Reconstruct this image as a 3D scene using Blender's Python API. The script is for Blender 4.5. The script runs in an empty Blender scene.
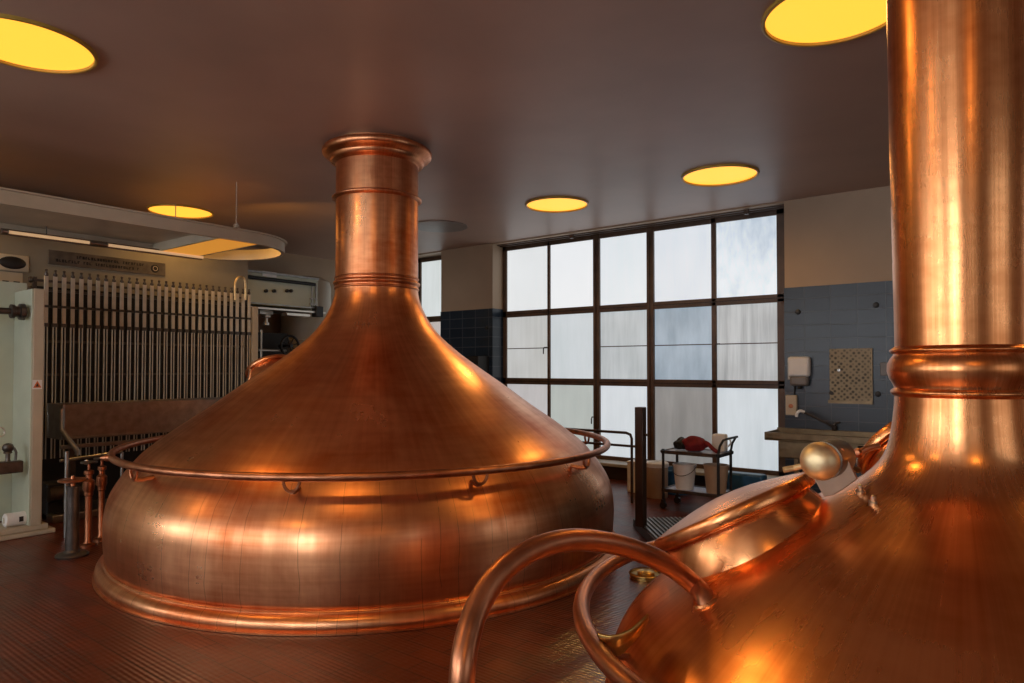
import bpy, bmesh, math, random
from mathutils import Vector, Matrix
random.seed(7)
PI = math.pi
S = bpy.context.scene
COL = S.collection

# ------------------------------------------------------------------ camera
W, H = 1024, 683
FPX, CXP, CYP = 683.0, 512.0, 353.7
YAW, PITCH = math.radians(37.8), math.radians(1.2)
CAM = Vector((0, 0, 1.7))
_fh = Vector((-math.sin(YAW), math.cos(YAW), 0))
RT = Vector((math.cos(YAW), math.sin(YAW), 0))
FW = _fh*math.cos(PITCH) + Vector((0, 0, math.sin(PITCH)))
UP = -_fh*math.sin(PITCH) + Vector((0, 0, math.cos(PITCH)))
cam = bpy.data.cameras.new('camera')
camo = bpy.data.objects.new('camera', cam)
COL.objects.link(camo)
cam.sensor_width = 36.0
cam.lens = 36.0*FPX/W
cam.shift_y = (CYP - H/2)/W
cam.clip_start = 0.02
m = Matrix((RT, UP, -FW)).transposed().to_4x4()
m.translation = CAM
camo.matrix_world = m
S.camera = camo

def ray(x, y): return FW + RT*((x-CXP)/FPX) - UP*((y-CYP)/FPX)
def onz(x, y, z): d = ray(x, y); return CAM + d*((z-CAM.z)/d.z)
def onX(x, y, X): d = ray(x, y); return CAM + d*(X/d.x)
def onY(x, y, Y): d = ray(x, y); return CAM + d*(Y/d.y)
def dp(x, y, d): return CAM + ray(x, y)*d
def V(*a): return Vector(a)

# ------------------------------------------------------------------ materials
def srgb(r, g, b):
    f = lambda c: (c/255/12.92) if c/255 <= .04045 else ((c/255+.055)/1.055)**2.4
    return (f(r), f(g), f(b), 1)

def newmat(name):
    mt = bpy.data.materials.new(name); mt.use_nodes = True
    nt = mt.node_tree
    return mt, nt, nt.nodes['Principled BSDF']

def N(nt, typ, **kw):
    n = nt.nodes.new(typ)
    for k, v in kw.items():
        if k in n.inputs: n.inputs[k].default_value = v
        else: setattr(n, k, v)
    return n

def ramp(nt, fac, stops):
    r = nt.nodes.new('ShaderNodeValToRGB')
    el = r.color_ramp.elements
    while len(el) < len(stops): el.new(.5)
    for e, (p, c) in zip(el, stops): e.position = p; e.color = c
    nt.links.new(fac, r.inputs['Fac'])
    return r.outputs['Color']

def simple(name, col, rough=.5, metal=0.0, var=.12, scale=8.0, bump=0.0, bscale=60, coat=0.0, spec=.5, aniso=None):
    mt, nt, b = newmat(name)
    tc = N(nt, 'ShaderNodeTexCoord')
    no = N(nt, 'ShaderNodeTexNoise', Scale=scale, Detail=5.0)
    nt.links.new(tc.outputs['Object'], no.inputs['Vector'])
    c1 = tuple(max(0, c*(1-var)) for c in col[:3])+(1,)
    c2 = tuple(min(1, c*(1+var)) for c in col[:3])+(1,)
    nt.links.new(ramp(nt, no.outputs['Fac'], [(.3, c1), (.7, c2)]), b.inputs['Base Color'])
    b.inputs['Roughness'].default_value = rough
    b.inputs['Metallic'].default_value = metal
    b.inputs['Specular IOR Level'].default_value = spec
    if coat: b.inputs['Coat Weight'].default_value = coat; b.inputs['Coat Roughness'].default_value = .15
    if bump:
        n2 = N(nt, 'ShaderNodeTexNoise', Scale=float(bscale), Detail=4.0)
        nt.links.new(tc.outputs['Object'], n2.inputs['Vector'])
        bp = N(nt, 'ShaderNodeBump', Strength=bump, Distance=.01)
        nt.links.new(n2.outputs['Fac'], bp.inputs['Height']); nt.links.new(bp.outputs['Normal'], b.inputs['Normal'])
    return mt

def copper(name, col_a, col_b, rough=.28, bump=.12, seams=0, polish=True):
    """burnished copper: tarnish in vertical streaks and clouds, faint hand-hammered unevenness, thin panel scratches"""
    mt, nt, b = newmat(name)
    L = nt.links.new
    tc = N(nt, 'ShaderNodeTexCoord')
    n1 = N(nt, 'ShaderNodeTexNoise', Scale=1.6, Detail=4.0, Roughness=.55, Distortion=.3)
    L(tc.outputs['Object'], n1.inputs['Vector'])
    # cylindrical coordinates: angle and height
    sx = N(nt, 'ShaderNodeSeparateXYZ'); L(tc.outputs['Object'], sx.inputs[0])
    at = N(nt, 'ShaderNodeMath', operation='ARCTAN2'); L(sx.outputs['Y'], at.inputs[0]); L(sx.outputs['X'], at.inputs[1])
    cx = N(nt, 'ShaderNodeCombineXYZ'); L(at.outputs[0], cx.inputs['X']); L(sx.outputs['Z'], cx.inputs['Y'])
    mp = N(nt, 'ShaderNodeMapping'); mp.inputs['Scale'].default_value = (30, 1.0, 1); L(cx.outputs[0], mp.inputs[0])
    n2 = N(nt, 'ShaderNodeTexNoise', Scale=1.0, Detail=5.0, Roughness=.6); L(mp.outputs[0], n2.inputs['Vector'])
    mp3 = N(nt, 'ShaderNodeMapping'); mp3.inputs['Scale'].default_value = (3, 26, 1); L(cx.outputs[0], mp3.inputs[0])
    n3 = N(nt, 'ShaderNodeTexNoise', Scale=1.0, Detail=4.0); L(mp3.outputs[0], n3.inputs['Vector'])
    a1 = N(nt, 'ShaderNodeMath', operation='MULTIPLY_ADD'); L(n2.outputs['Fac'], a1.inputs[0]); a1.inputs[1].default_value = .35; L(n1.outputs['Fac'], a1.inputs[2])
    a2 = N(nt, 'ShaderNodeMath', operation='MULTIPLY_ADD'); L(n3.outputs['Fac'], a2.inputs[0]); a2.inputs[1].default_value = .25; L(a1.outputs[0], a2.inputs[2])
    colr = ramp(nt, a2.outputs[0], [(.60, col_a), (.98, col_b)])
    last = colr
    if seams:
        mu = N(nt, 'ShaderNodeMath', operation='MULTIPLY'); L(at.outputs[0], mu.inputs[0]); mu.inputs[1].default_value = seams/(2*PI)
        wob = N(nt, 'ShaderNodeTexNoise', Scale=2.2, Detail=2.0); L(tc.outputs['Object'], wob.inputs['Vector'])
        ad = N(nt, 'ShaderNodeMath', operation='MULTIPLY_ADD'); L(wob.outputs['Fac'], ad.inputs[0]); ad.inputs[1].default_value = .6; L(mu.outputs[0], ad.inputs[2])
        fr = N(nt, 'ShaderNodeMath', operation='FRACT'); L(ad.outputs[0], fr.inputs[0])
        pp = N(nt, 'ShaderNodeMath', operation='PINGPONG'); L(fr.outputs[0], pp.inputs[0]); pp.inputs[1].default_value = .5
        lt = N(nt, 'ShaderNodeMath', operation='LESS_THAN'); L(pp.outputs[0], lt.inputs[0]); lt.inputs[1].default_value = .022
        # streaks only on some of the drips, only below the shoulder
        zz = N(nt, 'ShaderNodeMath', operation='LESS_THAN'); L(sx.outputs['Z'], zz.inputs[0]); zz.inputs[1].default_value = .92
        gt = N(nt, 'ShaderNodeMath', operation='GREATER_THAN'); L(n2.outputs['Fac'], gt.inputs[0]); gt.inputs[1].default_value = .5
        m1 = N(nt, 'ShaderNodeMath', operation='MULTIPLY'); L(lt.outputs[0], m1.inputs[0]); L(zz.outputs[0], m1.inputs[1])
        m2 = N(nt, 'ShaderNodeMath', operation='MULTIPLY'); L(m1.outputs[0], m2.inputs[0]); L(gt.outputs[0], m2.inputs[1])
        m3 = N(nt, 'ShaderNodeMath', operation='MULTIPLY'); L(m2.outputs[0], m3.inputs[0]); m3.inputs[1].default_value = .4
        mx = N(nt, 'ShaderNodeMix', data_type='RGBA'); L(m3.outputs[0], mx.inputs[0]); L(colr, mx.inputs[6])
        mx.inputs[7].default_value = (col_a[0]*.3, col_a[1]*.3, col_a[2]*.3, 1)
        last = mx.outputs[2]
    L(last, b.inputs['Base Color'])
    b.inputs['Metallic'].default_value = 1.0
    rr = N(nt, 'ShaderNodeMapRange'); L(a2.outputs[0], rr.inputs['Value'])
    rr.inputs['From Min'].default_value = .5; rr.inputs['From Max'].default_value = 1.1
    rr.inputs['To Min'].default_value = rough*1.35; rr.inputs['To Max'].default_value = rough*.8
    L(rr.outputs[0], b.inputs['Roughness'])
    nb = N(nt, 'ShaderNodeTexNoise', Scale=6.0, Detail=1.5, Roughness=.5); L(tc.outputs['Object'], nb.inputs['Vector'])
    bp = N(nt, 'ShaderNodeBump', Strength=bump, Distance=.02); L(nb.outputs['Fac'], bp.inputs['Height'])
    bp2 = N(nt, 'ShaderNodeBump', Strength=bump*.5, Distance=.002); L(n2.outputs['Fac'], bp2.inputs['Height']); L(bp.outputs['Normal'], bp2.inputs['Normal'])
    L(bp2.outputs['Normal'], b.inputs['Normal'])
    return mt

def emis(name, col, s):
    mt, nt, b = newmat(name)
    b.inputs['Base Color'].default_value = (col[0]*.5, col[1]*.5, col[2]*.5, 1)
    b.inputs['Emission Color'].default_value = col
    b.inputs['Emission Strength'].default_value = s
    return mt

def frosted(name, ca, cb, s, yscale=1.2, xscale=9, lo=.3, hi=.75):
    """daylit frosted pane, weathered with vertical streaks"""
    mt, nt, b = newmat(name); L = nt.links.new
    tc = N(nt, 'ShaderNodeTexCoord')
    mp = N(nt, 'ShaderNodeMapping'); mp.inputs['Scale'].default_value = (xscale, 1, yscale); L(tc.outputs['Object'], mp.inputs[0])
    n1 = N(nt, 'ShaderNodeTexNoise', Scale=1.0, Detail=6.0, Roughness=.6); L(mp.outputs[0], n1.inputs['Vector'])
    n2 = N(nt, 'ShaderNodeTexNoise', Scale=1.1, Detail=2.0); L(tc.outputs['Object'], n2.inputs['Vector'])
    ad = N(nt, 'ShaderNodeMath', operation='MULTIPLY_ADD'); L(n1.outputs['Fac'], ad.inputs[0]); ad.inputs[1].default_value = .55; ad.inputs[2].default_value = .0
    a2 = N(nt, 'ShaderNodeMath', operation='MULTIPLY_ADD'); L(n2.outputs['Fac'], a2.inputs[0]); a2.inputs[1].default_value = .45; L(ad.outputs[0], a2.inputs[2])
    c = ramp(nt, a2.outputs[0], [(lo, cb), (hi, ca)])
    b.inputs['Base Color'].default_value = (.25, .27, .28, 1)
    b.inputs['Roughness'].default_value = .35
    L(c, b.inputs['Emission Color']); b.inputs['Emission Strength'].default_value = s
    return mt

def tiles(name, c1, c2, grout, w, h, rough, bumpd=.002):
    mt, nt, b = newmat(name); L = nt.links.new
    tc = N(nt, 'ShaderNodeTexCoord')
    sx = N(nt, 'ShaderNodeSeparateXYZ'); L(tc.outputs['Object'], sx.inputs[0])
    cm = N(nt, 'ShaderNodeCombineXYZ')
    sm = N(nt, 'ShaderNodeMath', operation='ADD'); L(sx.outputs['X'], sm.inputs[0]); L(sx.outputs['Y'], sm.inputs[1])
    L(sm.outputs[0], cm.inputs['X']); L(sx.outputs['Z'], cm.inputs['Y'])
    br = N(nt, 'ShaderNodeTexBrick', Scale=1.0, offset=0.0)
    L(cm.outputs[0], br.inputs['Vector'])
    br.inputs['Brick Width'].default_value = w; br.inputs['Row Height'].default_value = h
    br.inputs['Mortar Size'].default_value = .007; br.inputs['Mortar Smooth'].default_value = .2
    br.inputs['Color1'].default_value = c1; br.inputs['Color2'].default_value = c2; br.inputs['Mortar'].default_value = grout
    L(br.outputs['Color'], b.inputs['Base Color']); b.inputs['Roughness'].default_value = rough
    bp = N(nt, 'ShaderNodeBump', Strength=.6, Distance=bumpd, invert=True); L(br.outputs['Fac'], bp.inputs['Height']); L(bp.outputs['Normal'], b.inputs['Normal'])
    return mt

def floor_mat():
    mt, nt, b = newmat('red_floor_tiles'); L = nt.links.new
    tc = N(nt, 'ShaderNodeTexCoord')
    br = N(nt, 'ShaderNodeTexBrick', Scale=1.0, offset=0.5); L(tc.outputs['Object'], br.inputs['Vector'])
    br.inputs['Brick Width'].default_value = .30; br.inputs['Row Height'].default_value = .15
    br.inputs['Mortar Size'].default_value = .004
    br.inputs['Color1'].default_value = (.165, .032, .010, 1); br.inputs['Color2'].default_value = (.11, .021, .007, 1); br.inputs['Mortar'].default_value = (.04, .012, .007, 1)
    n1 = N(nt, 'ShaderNodeTexNoise', Scale=2.0, Detail=8.0, Roughness=.7); L(tc.outputs['Object'], n1.inputs['Vector'])
    mx = N(nt, 'ShaderNodeMix', data_type='RGBA', blend_type='MULTIPLY'); mx.inputs[0].default_value = .75
    L(br.outputs['Color'], mx.inputs[6]); L(ramp(nt, n1.outputs['Fac'], [(.3, (.4, .36, .34, 1)), (.7, (1, 1, 1, 1))]), mx.inputs[7])
    L(mx.outputs[2], b.inputs['Base Color'])
    sx = N(nt, 'ShaderNodeSeparateXYZ'); L(tc.outputs['Object'], sx.inputs[0])
    my = N(nt, 'ShaderNodeMath', operation='MULTIPLY'); L(sx.outputs['Y'], my.inputs[0]); my.inputs[1].default_value = 2*PI/.03
    sn = N(nt, 'ShaderNodeMath', operation='SINE'); L(my.outputs[0], sn.inputs[0])
    mz = N(nt, 'ShaderNodeMath', operation='MULTIPLY'); L(sx.outputs['X'], mz.inputs[0]); mz.inputs[1].default_value = 2*PI/.06
    sn2 = N(nt, 'ShaderNodeMath', operation='SINE'); L(mz.outputs[0], sn2.inputs[0])
    ad0 = N(nt, 'ShaderNodeMath', operation='MULTIPLY_ADD'); L(sn2.outputs[0], ad0.inputs[0]); ad0.inputs[1].default_value = .35; L(sn.outputs[0], ad0.inputs[2])
    bp = N(nt, 'ShaderNodeBump', Strength=.5, Distance=.0016); L(ad0.outputs[0], bp.inputs['Height'])
    n3 = N(nt, 'ShaderNodeTexNoise', Scale=26.0, Detail=5.0); L(tc.outputs['Object'], n3.inputs['Vector'])
    bp2 = N(nt, 'ShaderNodeBump', Strength=.4, Distance=.004); L(n3.outputs['Fac'], bp2.inputs['Height']); L(bp.outputs['Normal'], bp2.inputs['Normal'])
    L(bp2.outputs['Normal'], b.inputs['Normal'])
    rr = N(nt, 'ShaderNodeMapRange'); L(n1.outputs['Fac'], rr.inputs['Value'])
    rr.inputs['From Min'].default_value = .3; rr.inputs['From Max'].default_value = .7
    rr.inputs['To Min'].default_value = .30; rr.inputs['To Max'].default_value = .5
    L(rr.outputs[0], b.inputs['Roughness'])
    # stronger coat toward the near vessel, added for the window glare
    gl = N(nt, 'ShaderNodeMapRange', interpolation_type='SMOOTHSTEP'); L(sx.outputs['X'], gl.inputs['Value'])
    gl.inputs['From Min'].default_value = -3.4; gl.inputs['From Max'].default_value = -.9
    gl.inputs['To Min'].default_value = .25; gl.inputs['To Max'].default_value = 1.0
    L(gl.outputs[0], b.inputs['Coat Weight']); b.inputs['Coat IOR'].default_value = 2.0; b.inputs['Coat Roughness'].default_value = .2; b.inputs['Specular IOR Level'].default_value = .22
    L(bp2.outputs['Normal'], b.inputs['Coat Normal'])
    return mt

def pegboard():
    mt, nt, b = newmat('beige_perforated_board'); L = nt.links.new
    tc = N(nt, 'ShaderNodeTexCoord')
    vo = N(nt, 'ShaderNodeTexVoronoi', Scale=21.0); vo.inputs['Randomness'].default_value = .3
    mp = N(nt, 'ShaderNodeMapping'); mp.inputs['Rotation'].default_value = (0, .78, 0); L(tc.outputs['Object'], mp.inputs[0]); L(mp.outputs[0], vo.inputs['Vector'])
    L(ramp(nt, vo.outputs['Distance'], [(.22, (.05, .045, .032, 1)), (.50, (.34, .29, .20, 1))]), b.inputs['Base Color'])
    b.inputs['Roughness'].default_value = .6
    return mt

M = {}
M['copper'] = copper('burnished_copper', (.52, .145, .048, 1), (.94, .46, .23, 1), rough=.30, bump=.05, seams=110)
M['copper_near'] = copper('burnished_copper_near', (.50, .13, .030, 1), (.95, .43, .175, 1), rough=.27, bump=.06)
M['copper_pipe'] = simple('copper_pipe', (.50, .20, .10, 1), .36, 1.0, .30, 9)
M['copper_dark'] = copper('dark_copper', (.20, .065, .03, 1), (.5, .2, .10, 1), rough=.36, bump=.1)
M['brass'] = simple('aged_brass', (.62, .40, .13, 1), .3, 1.0, .25, 14)
M['plate_metal'] = simple('pinkish_steel_plate', (.60, .43, .32, 1), .48, 1.0, .12, 12)
M['brass_pale'] = simple('pale_scuffed_brass', (.92, .68, .40, 1), .5, 1.0, .22, 16, bump=.1, bscale=20)
M['steel'] = simple('brushed_steel', (.30, .29, .27, 1), .34, 1.0, .2, 10)
M['steel_light'] = simple('light_steel_plate', (.62, .57, .5, 1), .32, 1.0, .12, 10)
M['steel_dark'] = simple('dark_steel', (.10, .085, .075, 1), .4, .8, .3, 12)
M['black'] = simple('black_paint', (.012, .011, .011, 1), .4, 0, .3)
M['near_black'] = simple('dark_backing', (.008, .007, .006, 1), .6, 0, .3)
M['brown_frame'] = simple('brown_painted_steel', (.085, .046, .025, 1), .42, 0, .3, 5)
M['post_brown'] = simple('dark_brown_post', (.045, .026, .018, 1), .4, .3, .3, 5)
M['ceiling'] = simple('ceiling_paint', (.43, .29, .225, 1), .42, 0, .10, .9, bump=.12, bscale=2.2, spec=.55)
M['wall'] = simple('cream_wall_paint', (.41, .295, .195, 1), .55, 0, .07, 1.2)
M['cream'] = simple('cream_enamel', (.50, .43, .32, 1), .4, 0, .10, 3)
M['panel'] = simple('service_wall_paint', (.26, .225, .165, 1), .5, 0, .10, 3)
M['cream_pipe'] = simple('cream_plate', (.58, .52, .42, 1), .35, .3, .15, 6)
M['pale_green'] = simple('pale_green_enamel', (.52, .56, .44, 1), .35, 0, .07, 3)
M['tile'] = tiles('blue_wall_tiles', (.008, .018, .034, 1), (.014, .027, .046, 1), (.055, .065, .08, 1), .31, .173, .3)
M['tile_dark'] = M['tile']
M['floor'] = floor_mat()
M['white'] = simple('white_plastic', (.76, .75, .73, 1), .4, 0, .05)
M['offwhite'] = simple('offwhite_plastic', (.50, .43, .32, 1), .45, 0, .05)
M['beige'] = simple('beige_plastic', (.42, .29, .19, 1), .5, 0, .06)
M['grey'] = simple('grey_plastic', (.16, .14, .13, 1), .4, 0, .1)
M['blue'] = simple('blue_plastic', (.02, .10, .22, 1), .4, 0, .2)
M['glare_shelf'] = simple('shelf_window_glare', (.42, .48, .72, 1), .2, 0, .1)  # bluish window glare put into the shelf colour
M['red'] = simple('red_cloth', (.17, .004, .008, 1), .75, 0, .3, 20)
M['board'] = pegboard()
M['wood'] = simple('stained_worktop_steel', (.20, .145, .08, 1), .4, .6, .25, 7)
M['plate'] = simple('engraved_plate', (.13, .11, .09, 1), .4, .5, .25, 9)
M['ink'] = simple('black_lettering', (.012, .011, .010, 1), .5)
M['orange'] = simple('orange_label', (.65, .16, .03, 1), .5)
M['sill'] = simple('white_sill', (.42, .40, .36, 1), .5, 0, .08)
M['lamp'] = emis('yellow_lamp_diffuser', (1.0, .43, .038, 1), 1.6)
M['glow_panel'] = emis('amber_glow_panel', (1.0, .40, .05, 1), .55)  # orange light on the trough's cross panel, put in as emission
M['lamp_off'] = simple('unlit_lamp_glass', (.20, .17, .15, 1), .4)
M['ring'] = simple('lamp_ring', (.45, .28, .05, 1), .4)
M['tube_lamp'] = emis('pale_lamp_tube', (1, .62, .32, 1), .42)
def P(a, b, s=1.0, **k): return frosted('frosted_pane', srgb(*a), srgb(*b), s, **k)

# ------------------------------------------------------------------ mesh helpers
class MB:
    def __init__(self): self.bm = bmesh.new()
    def box(self, a, b, rot=None, pivot=None):
        a, b = Vector(a), Vector(b)
        vs = []
        for z in (a.z, b.z):
            for x, y in ((a.x, a.y), (b.x, a.y), (b.x, b.y), (a.x, b.y)):
                p = Vector((x, y, z))
                if rot is not None: p = pivot + rot @ (p - pivot)
                vs.append(self.bm.verts.new(p))
        for f in ((0, 3, 2, 1), (4, 5, 6, 7), (0, 1, 5, 4), (1, 2, 6, 5), (2, 3, 7, 6), (3, 0, 4, 7)):
            self.bm.faces.new([vs[i] for i in f])
        return self
    def hexa(self, p):       # 8 corner points, bottom 4 then top 4
        vs = [self.bm.verts.new(Vector(q)) for q in p]
        for f in ((0, 3, 2, 1), (4, 5, 6, 7), (0, 1, 5, 4), (1, 2, 6, 5), (2, 3, 7, 6), (3, 0, 4, 7)):
            self.bm.faces.new([vs[i] for i in f])
        return self
    def prism(self, poly, ext):    # polygon of 3D points extruded by vector
        ext = Vector(ext)
        a = [self.bm.verts.new(Vector(p)) for p in poly]; b = [self.bm.verts.new(Vector(p)+ext) for p in poly]
        n = len(a)
        self.bm.faces.new(a[::-1]); self.bm.faces.new(b)
        for i in range(n): self.bm.faces.new((a[i], a[(i+1) % n], b[(i+1) % n], b[i]))
        return self
    def tube(self, pts, r, n=12, closed=False, caps=True):
        pts = [Vector(p) for p in pts]; k = len(pts)
        rs = r if isinstance(r, (list, tuple)) else [r]*k
        tans = []
        for i in range(k):
            if closed: t = pts[(i+1) % k]-pts[i-1]
            else: t = pts[min(i+1, k-1)]-pts[max(i-1, 0)]
            tans.append(t.normalized())
        u = tans[0].orthogonal().normalized()
        rings = []
        for i in range(k):
            t = tans[i]
            u = (u - t*u.dot(t)).normalized()
            v = t.cross(u)
            rings.append([self.bm.verts.new(pts[i]+(u*math.cos(2*PI*j/n)+v*math.sin(2*PI*j/n))*rs[i]) for j in range(n)])
        for i in range(k if closed else k-1):
            A, B = rings[i], rings[(i+1) % k]
            off = 0
            if closed and i == k-1:
                off = min(range(n), key=lambda o: (A[0].co-B[o].co).length)
            for j in range(n):
                self.bm.faces.new((A[j], A[(j+1) % n], B[(j+1+off) % n], B[(j+off) % n]))
        if caps and not closed:
            self.bm.faces.new(rings[0][::-1]); self.bm.faces.new(rings[-1])
        return self
    def lathe(self, prof, o=(0, 0, 0), axis=(0, 0, 1), n=48, cap0=True, cap1=True, a0=0, a1=2*PI):
        o = Vector(o); ax = Vector(axis).normalized(); u = ax.orthogonal().normalized(); v = ax.cross(u)
        full = abs(a1-a0-2*PI) < 1e-6
        m_ = n if full else n+1
        rings = []
        for r, z in prof:
            if r < 1e-6: rings.append([self.bm.verts.new(o+ax*z)]*m_)
            else: rings.append([self.bm.verts.new(o+ax*z+(u*math.cos(a0+(a1-a0)*j/n)+v*math.sin(a0+(a1-a0)*j/n))*r) for j in range(m_)])
        for A, B in zip(rings[:-1], rings[1:]):
            for j in range(n):
                q = [A[j], A[(j+1) % m_], B[(j+1) % m_], B[j]]
                q2 = []
                for x in q:
                    if x not in q2: q2.append(x)
                if len(q2) > 2: self.bm.faces.new(q2)
        if full:
            if cap0 and prof[0][0] > 1e-6: self.bm.faces.new(rings[0][::-1])
            if cap1 and prof[-1][0] > 1e-6: self.bm.faces.new(rings[-1])
        return self
    def build(self, name, mat, parent=None, origin=None, bevel=0, smooth=35, solid=0):
        bmesh.ops.remove_doubles(self.bm, verts=self.bm.verts, dist=1e-6)
        bmesh.ops.recalc_face_normals(self.bm, faces=self.bm.faces)
        if parent is not None:
            base = root_of(parent).location if origin is None else Vector(origin)
        else:
            base = Vector(origin) if origin is not None else Vector((0, 0, 0))
        for v in self.bm.verts: v.co -= base
        me = bpy.data.meshes.new(name); self.bm.to_mesh(me); self.bm.free()
        me.materials.append(M[mat] if isinstance(mat, str) else mat)
        for p in me.polygons: p.use_smooth = True
        me.set_sharp_from_angle(angle=math.radians(smooth))
        o = bpy.data.objects.new(name, me); COL.objects.link(o)
        if parent is not None: o.parent = parent
        else: o.location = base
        if bevel:
            b = o.modifiers.new('bevel', 'BEVEL'); b.width = bevel; b.segments = 2; b.limit_method = 'ANGLE'; b.angle_limit = math.radians(40)
        if solid:
            b = o.modifiers.new('thickness', 'SOLIDIFY'); b.thickness = solid; b.offset = 0
        return o

def root_of(o):
    while o.parent is not None: o = o.parent
    return o

def smoothpts(pts, sub=6, closed=False):
    """Catmull-Rom through points of any dimension"""
    P_ = [Vector(p) for p in pts]; k = len(P_); out = []
    rng = range(k if closed else k-1)
    for i in rng:
        if closed: a, b, c, d = P_[i-1], P_[i], P_[(i+1) % k], P_[(i+2) % k]
        else: a, b, c, d = P_[max(i-1, 0)], P_[i], P_[i+1], P_[min(i+2, k-1)]
        for s in range(sub):
            t = s/sub
            out.append(.5*((2*b)+(c-a)*t+(2*a-5*b+4*c-d)*t*t+(-a+3*b-3*c+d)*t**3))
    if not closed: out.append(P_[-1])
    return out

def thing(name, label, cat, loc=(0, 0, 0), group=None):
    o = bpy.data.objects.new(name, None); COL.objects.link(o); o.location = Vector(loc); o.empty_display_size = .1
    o['label'] = label; o['category'] = cat
    if group: o['group'] = group
    return o
def tag(o, label, cat, group=None):
    o['label'] = label; o['category'] = cat
    if group: o['group'] = group
    return o
def struct(o): o['kind'] = 'structure'; return o
def dup(root, loc, label=None):
    r = root.copy(); COL.objects.link(r); r.location = Vector(loc)
    if label: r['label'] = label
    for ch in list(root.children):
        c = ch.copy(); COL.objects.link(c); c.parent = r
        for g in ch.children:
            d = g.copy(); COL.objects.link(d); d.parent = c
    return r

# ------------------------------------------------------------------ room shell
ZC = 3.89
XL, XR, YB, YF = -11.35, 4.5, -4.5, 9.23
YW = 9.55          # plane of the window frames
struct(MB().box((XL-.3, YB-.3, -.2), (XR+.3, YF+.9, 0)).build('floor', 'floor'))
struct(MB().box((XL-.3, YB-.3, ZC), (XR+.3, YF+.9, ZC+.2)).build('ceiling', 'ceiling'))
struct(MB().box((XL-.3, YB-.3, 0), (XL, YF+.9, ZC)).build('wall_left', 'wall'))

# window wall: pier between the windows, pier to the right, each cream above and tiled below
WA0, WA1 = -7.59, -2.645          # opening of the main window
WB0, WB1 = -11.35, -8.83          # opening of the left window
TZ = 2.745
wf = MB()
wf.box((WB1, YF, 0), (WA0, YF+.45, ZC)).box((WA1, YF, 0), (XR+.3, YF+.45, ZC))
for a, b in ((WA0, WA1), (WB0, WB1)):
    wf.box((a, YF, 0), (b, YF+.45, .20)).box((a, YF, 3.87), (b, YF+.45, ZC))
struct(wf.build('wall_front', 'wall'))
tl = MB()
tl.box((WB1-.008, YF-.008, 0), (WA0+.008, YF+.31, TZ)).box((WA1-.008, YF-.008, 0), (XR, YF+.31, TZ))
struct(tl.build('trim_1', 'tile'))

def window(name, x0, x1, cols, tones, split=(), top=3.86, bot=.215, rw=.08):
    """frame + mullions as one frame part, every pane its own part"""
    root = MB()
    y0, y1 = YW-.035, YW+.05
    root.box((x0, y0, top-.075), (x1, y1, top)).box((x0, y0, bot), (x1, y1, bot+.09))
    root.box((x0, y0, bot), (x0+.08, y1, top)).box((x1-rw, y0, bot), (x1, y1, top))
    for z in (2.649, 1.472): root.box((x0, y0, z-.055), (x1, y1, z+.055))
    for x, w in cols: root.box((x-w/2, y0-(.012 if w > .08 else 0), bot), (x+w/2, y1, top))
    fr = struct(root.build(name, 'brown_frame', bevel=.006))
    g = MB()
    for x, w in cols:
        if w > .08: g.box((x-.006, y0-.024, bot+.1), (x+.006, y0-.012, top-.1))
    for z in (2.649, 1.472): g.box((x0+.08, y0-.008, z-.008), (x1-.08, y0, z+.008))
    g.build('window_moulding', 'post_brown', fr)
    xs = [x0+.08]+[x for x, w in cols]+[x1-rw]; ws = [0]+[w for x, w in cols]+[0]
    zs = [(2.704, top-.075), (1.527, 2.594), (bot+.09, 1.417)]
    for r, (za, zb) in enumerate(zs):
        for c in range(len(xs)-1):
            a, b = xs[c]+ws[c]/2, xs[c+1]-ws[c+1]/2
            mt = tones[r][c]
            MB().box((a-.004, YW, za-.004), (b+.004, YW+.012, zb+.004)).build('pane', mt, fr)
            if (r, c) in split:
                MB().box((a, YW-.012, 2.035), (b, YW, 2.049)).build('glazing_bar', 'brown_frame', fr)
    return fr

SW = 1.0
tones = [
 [P((226, 229, 230), (214, 217, 218), SW), P((233, 235, 237), (226, 229, 232), SW), P((224, 229, 233), (212, 219, 223), SW), P((220, 225, 230), (205, 212, 220), SW), P((222, 229, 234), (178, 192, 206), SW, yscale=3, xscale=7, lo=.36, hi=.60)],
 [P((198, 200, 200), (170, 172, 170), SW, yscale=.8, xscale=16), P((205, 211, 217), (184, 194, 198), SW), P((196, 202, 206), (148, 158, 162), SW, xscale=14), P((156, 172, 186), (112, 134, 150), SW, xscale=8, yscale=2, lo=.34, hi=.66), P((178, 182, 184), (126, 132, 136), SW, xscale=18, yscale=.9, lo=.36, hi=.6)],
 [P((190, 188, 190), (170, 168, 168), SW), P((178, 186, 182), (160, 168, 166), SW), P((212, 219, 224), (192, 200, 206), SW), P((136, 137, 137), (108, 110, 111), SW, xscale=10, lo=.35, hi=.66), P((208, 216, 222), (180, 190, 196), SW)],
]
w1 = window('window_1', WA0, WA1+.05, [(-6.60, .05), (-5.66, .115), (-4.71, .115), (-3.715, .07)], tones, split={(1, 0), (1, 2), (1, 4), (1, 3)}, rw=.235)
wt2 = [[P((214, 220, 220), (196, 202, 200), SW)]*3, [P((186, 176, 170), (166, 158, 154), SW)]*3, [P((176, 178, 178), (160, 160, 160), SW)]*3]
w2 = window('window_2', WB0, WB1, [(-10.5, .07), (-9.7, .07)], wt2)
# window hardware: stay levers and the transom catches
for x, y in ((544, 347.5), (592, 417), (716, 344)):
    p = onY(x, y, YW-.04)
    h = MB(); h.tube([p+V(.06, 0, .0), p, p+V(-.005, -.01, -.03), p+V(-.005, -.01, -.11)], .010, 8)
    h.build('window_handle', 'post_brown', w1)
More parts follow.
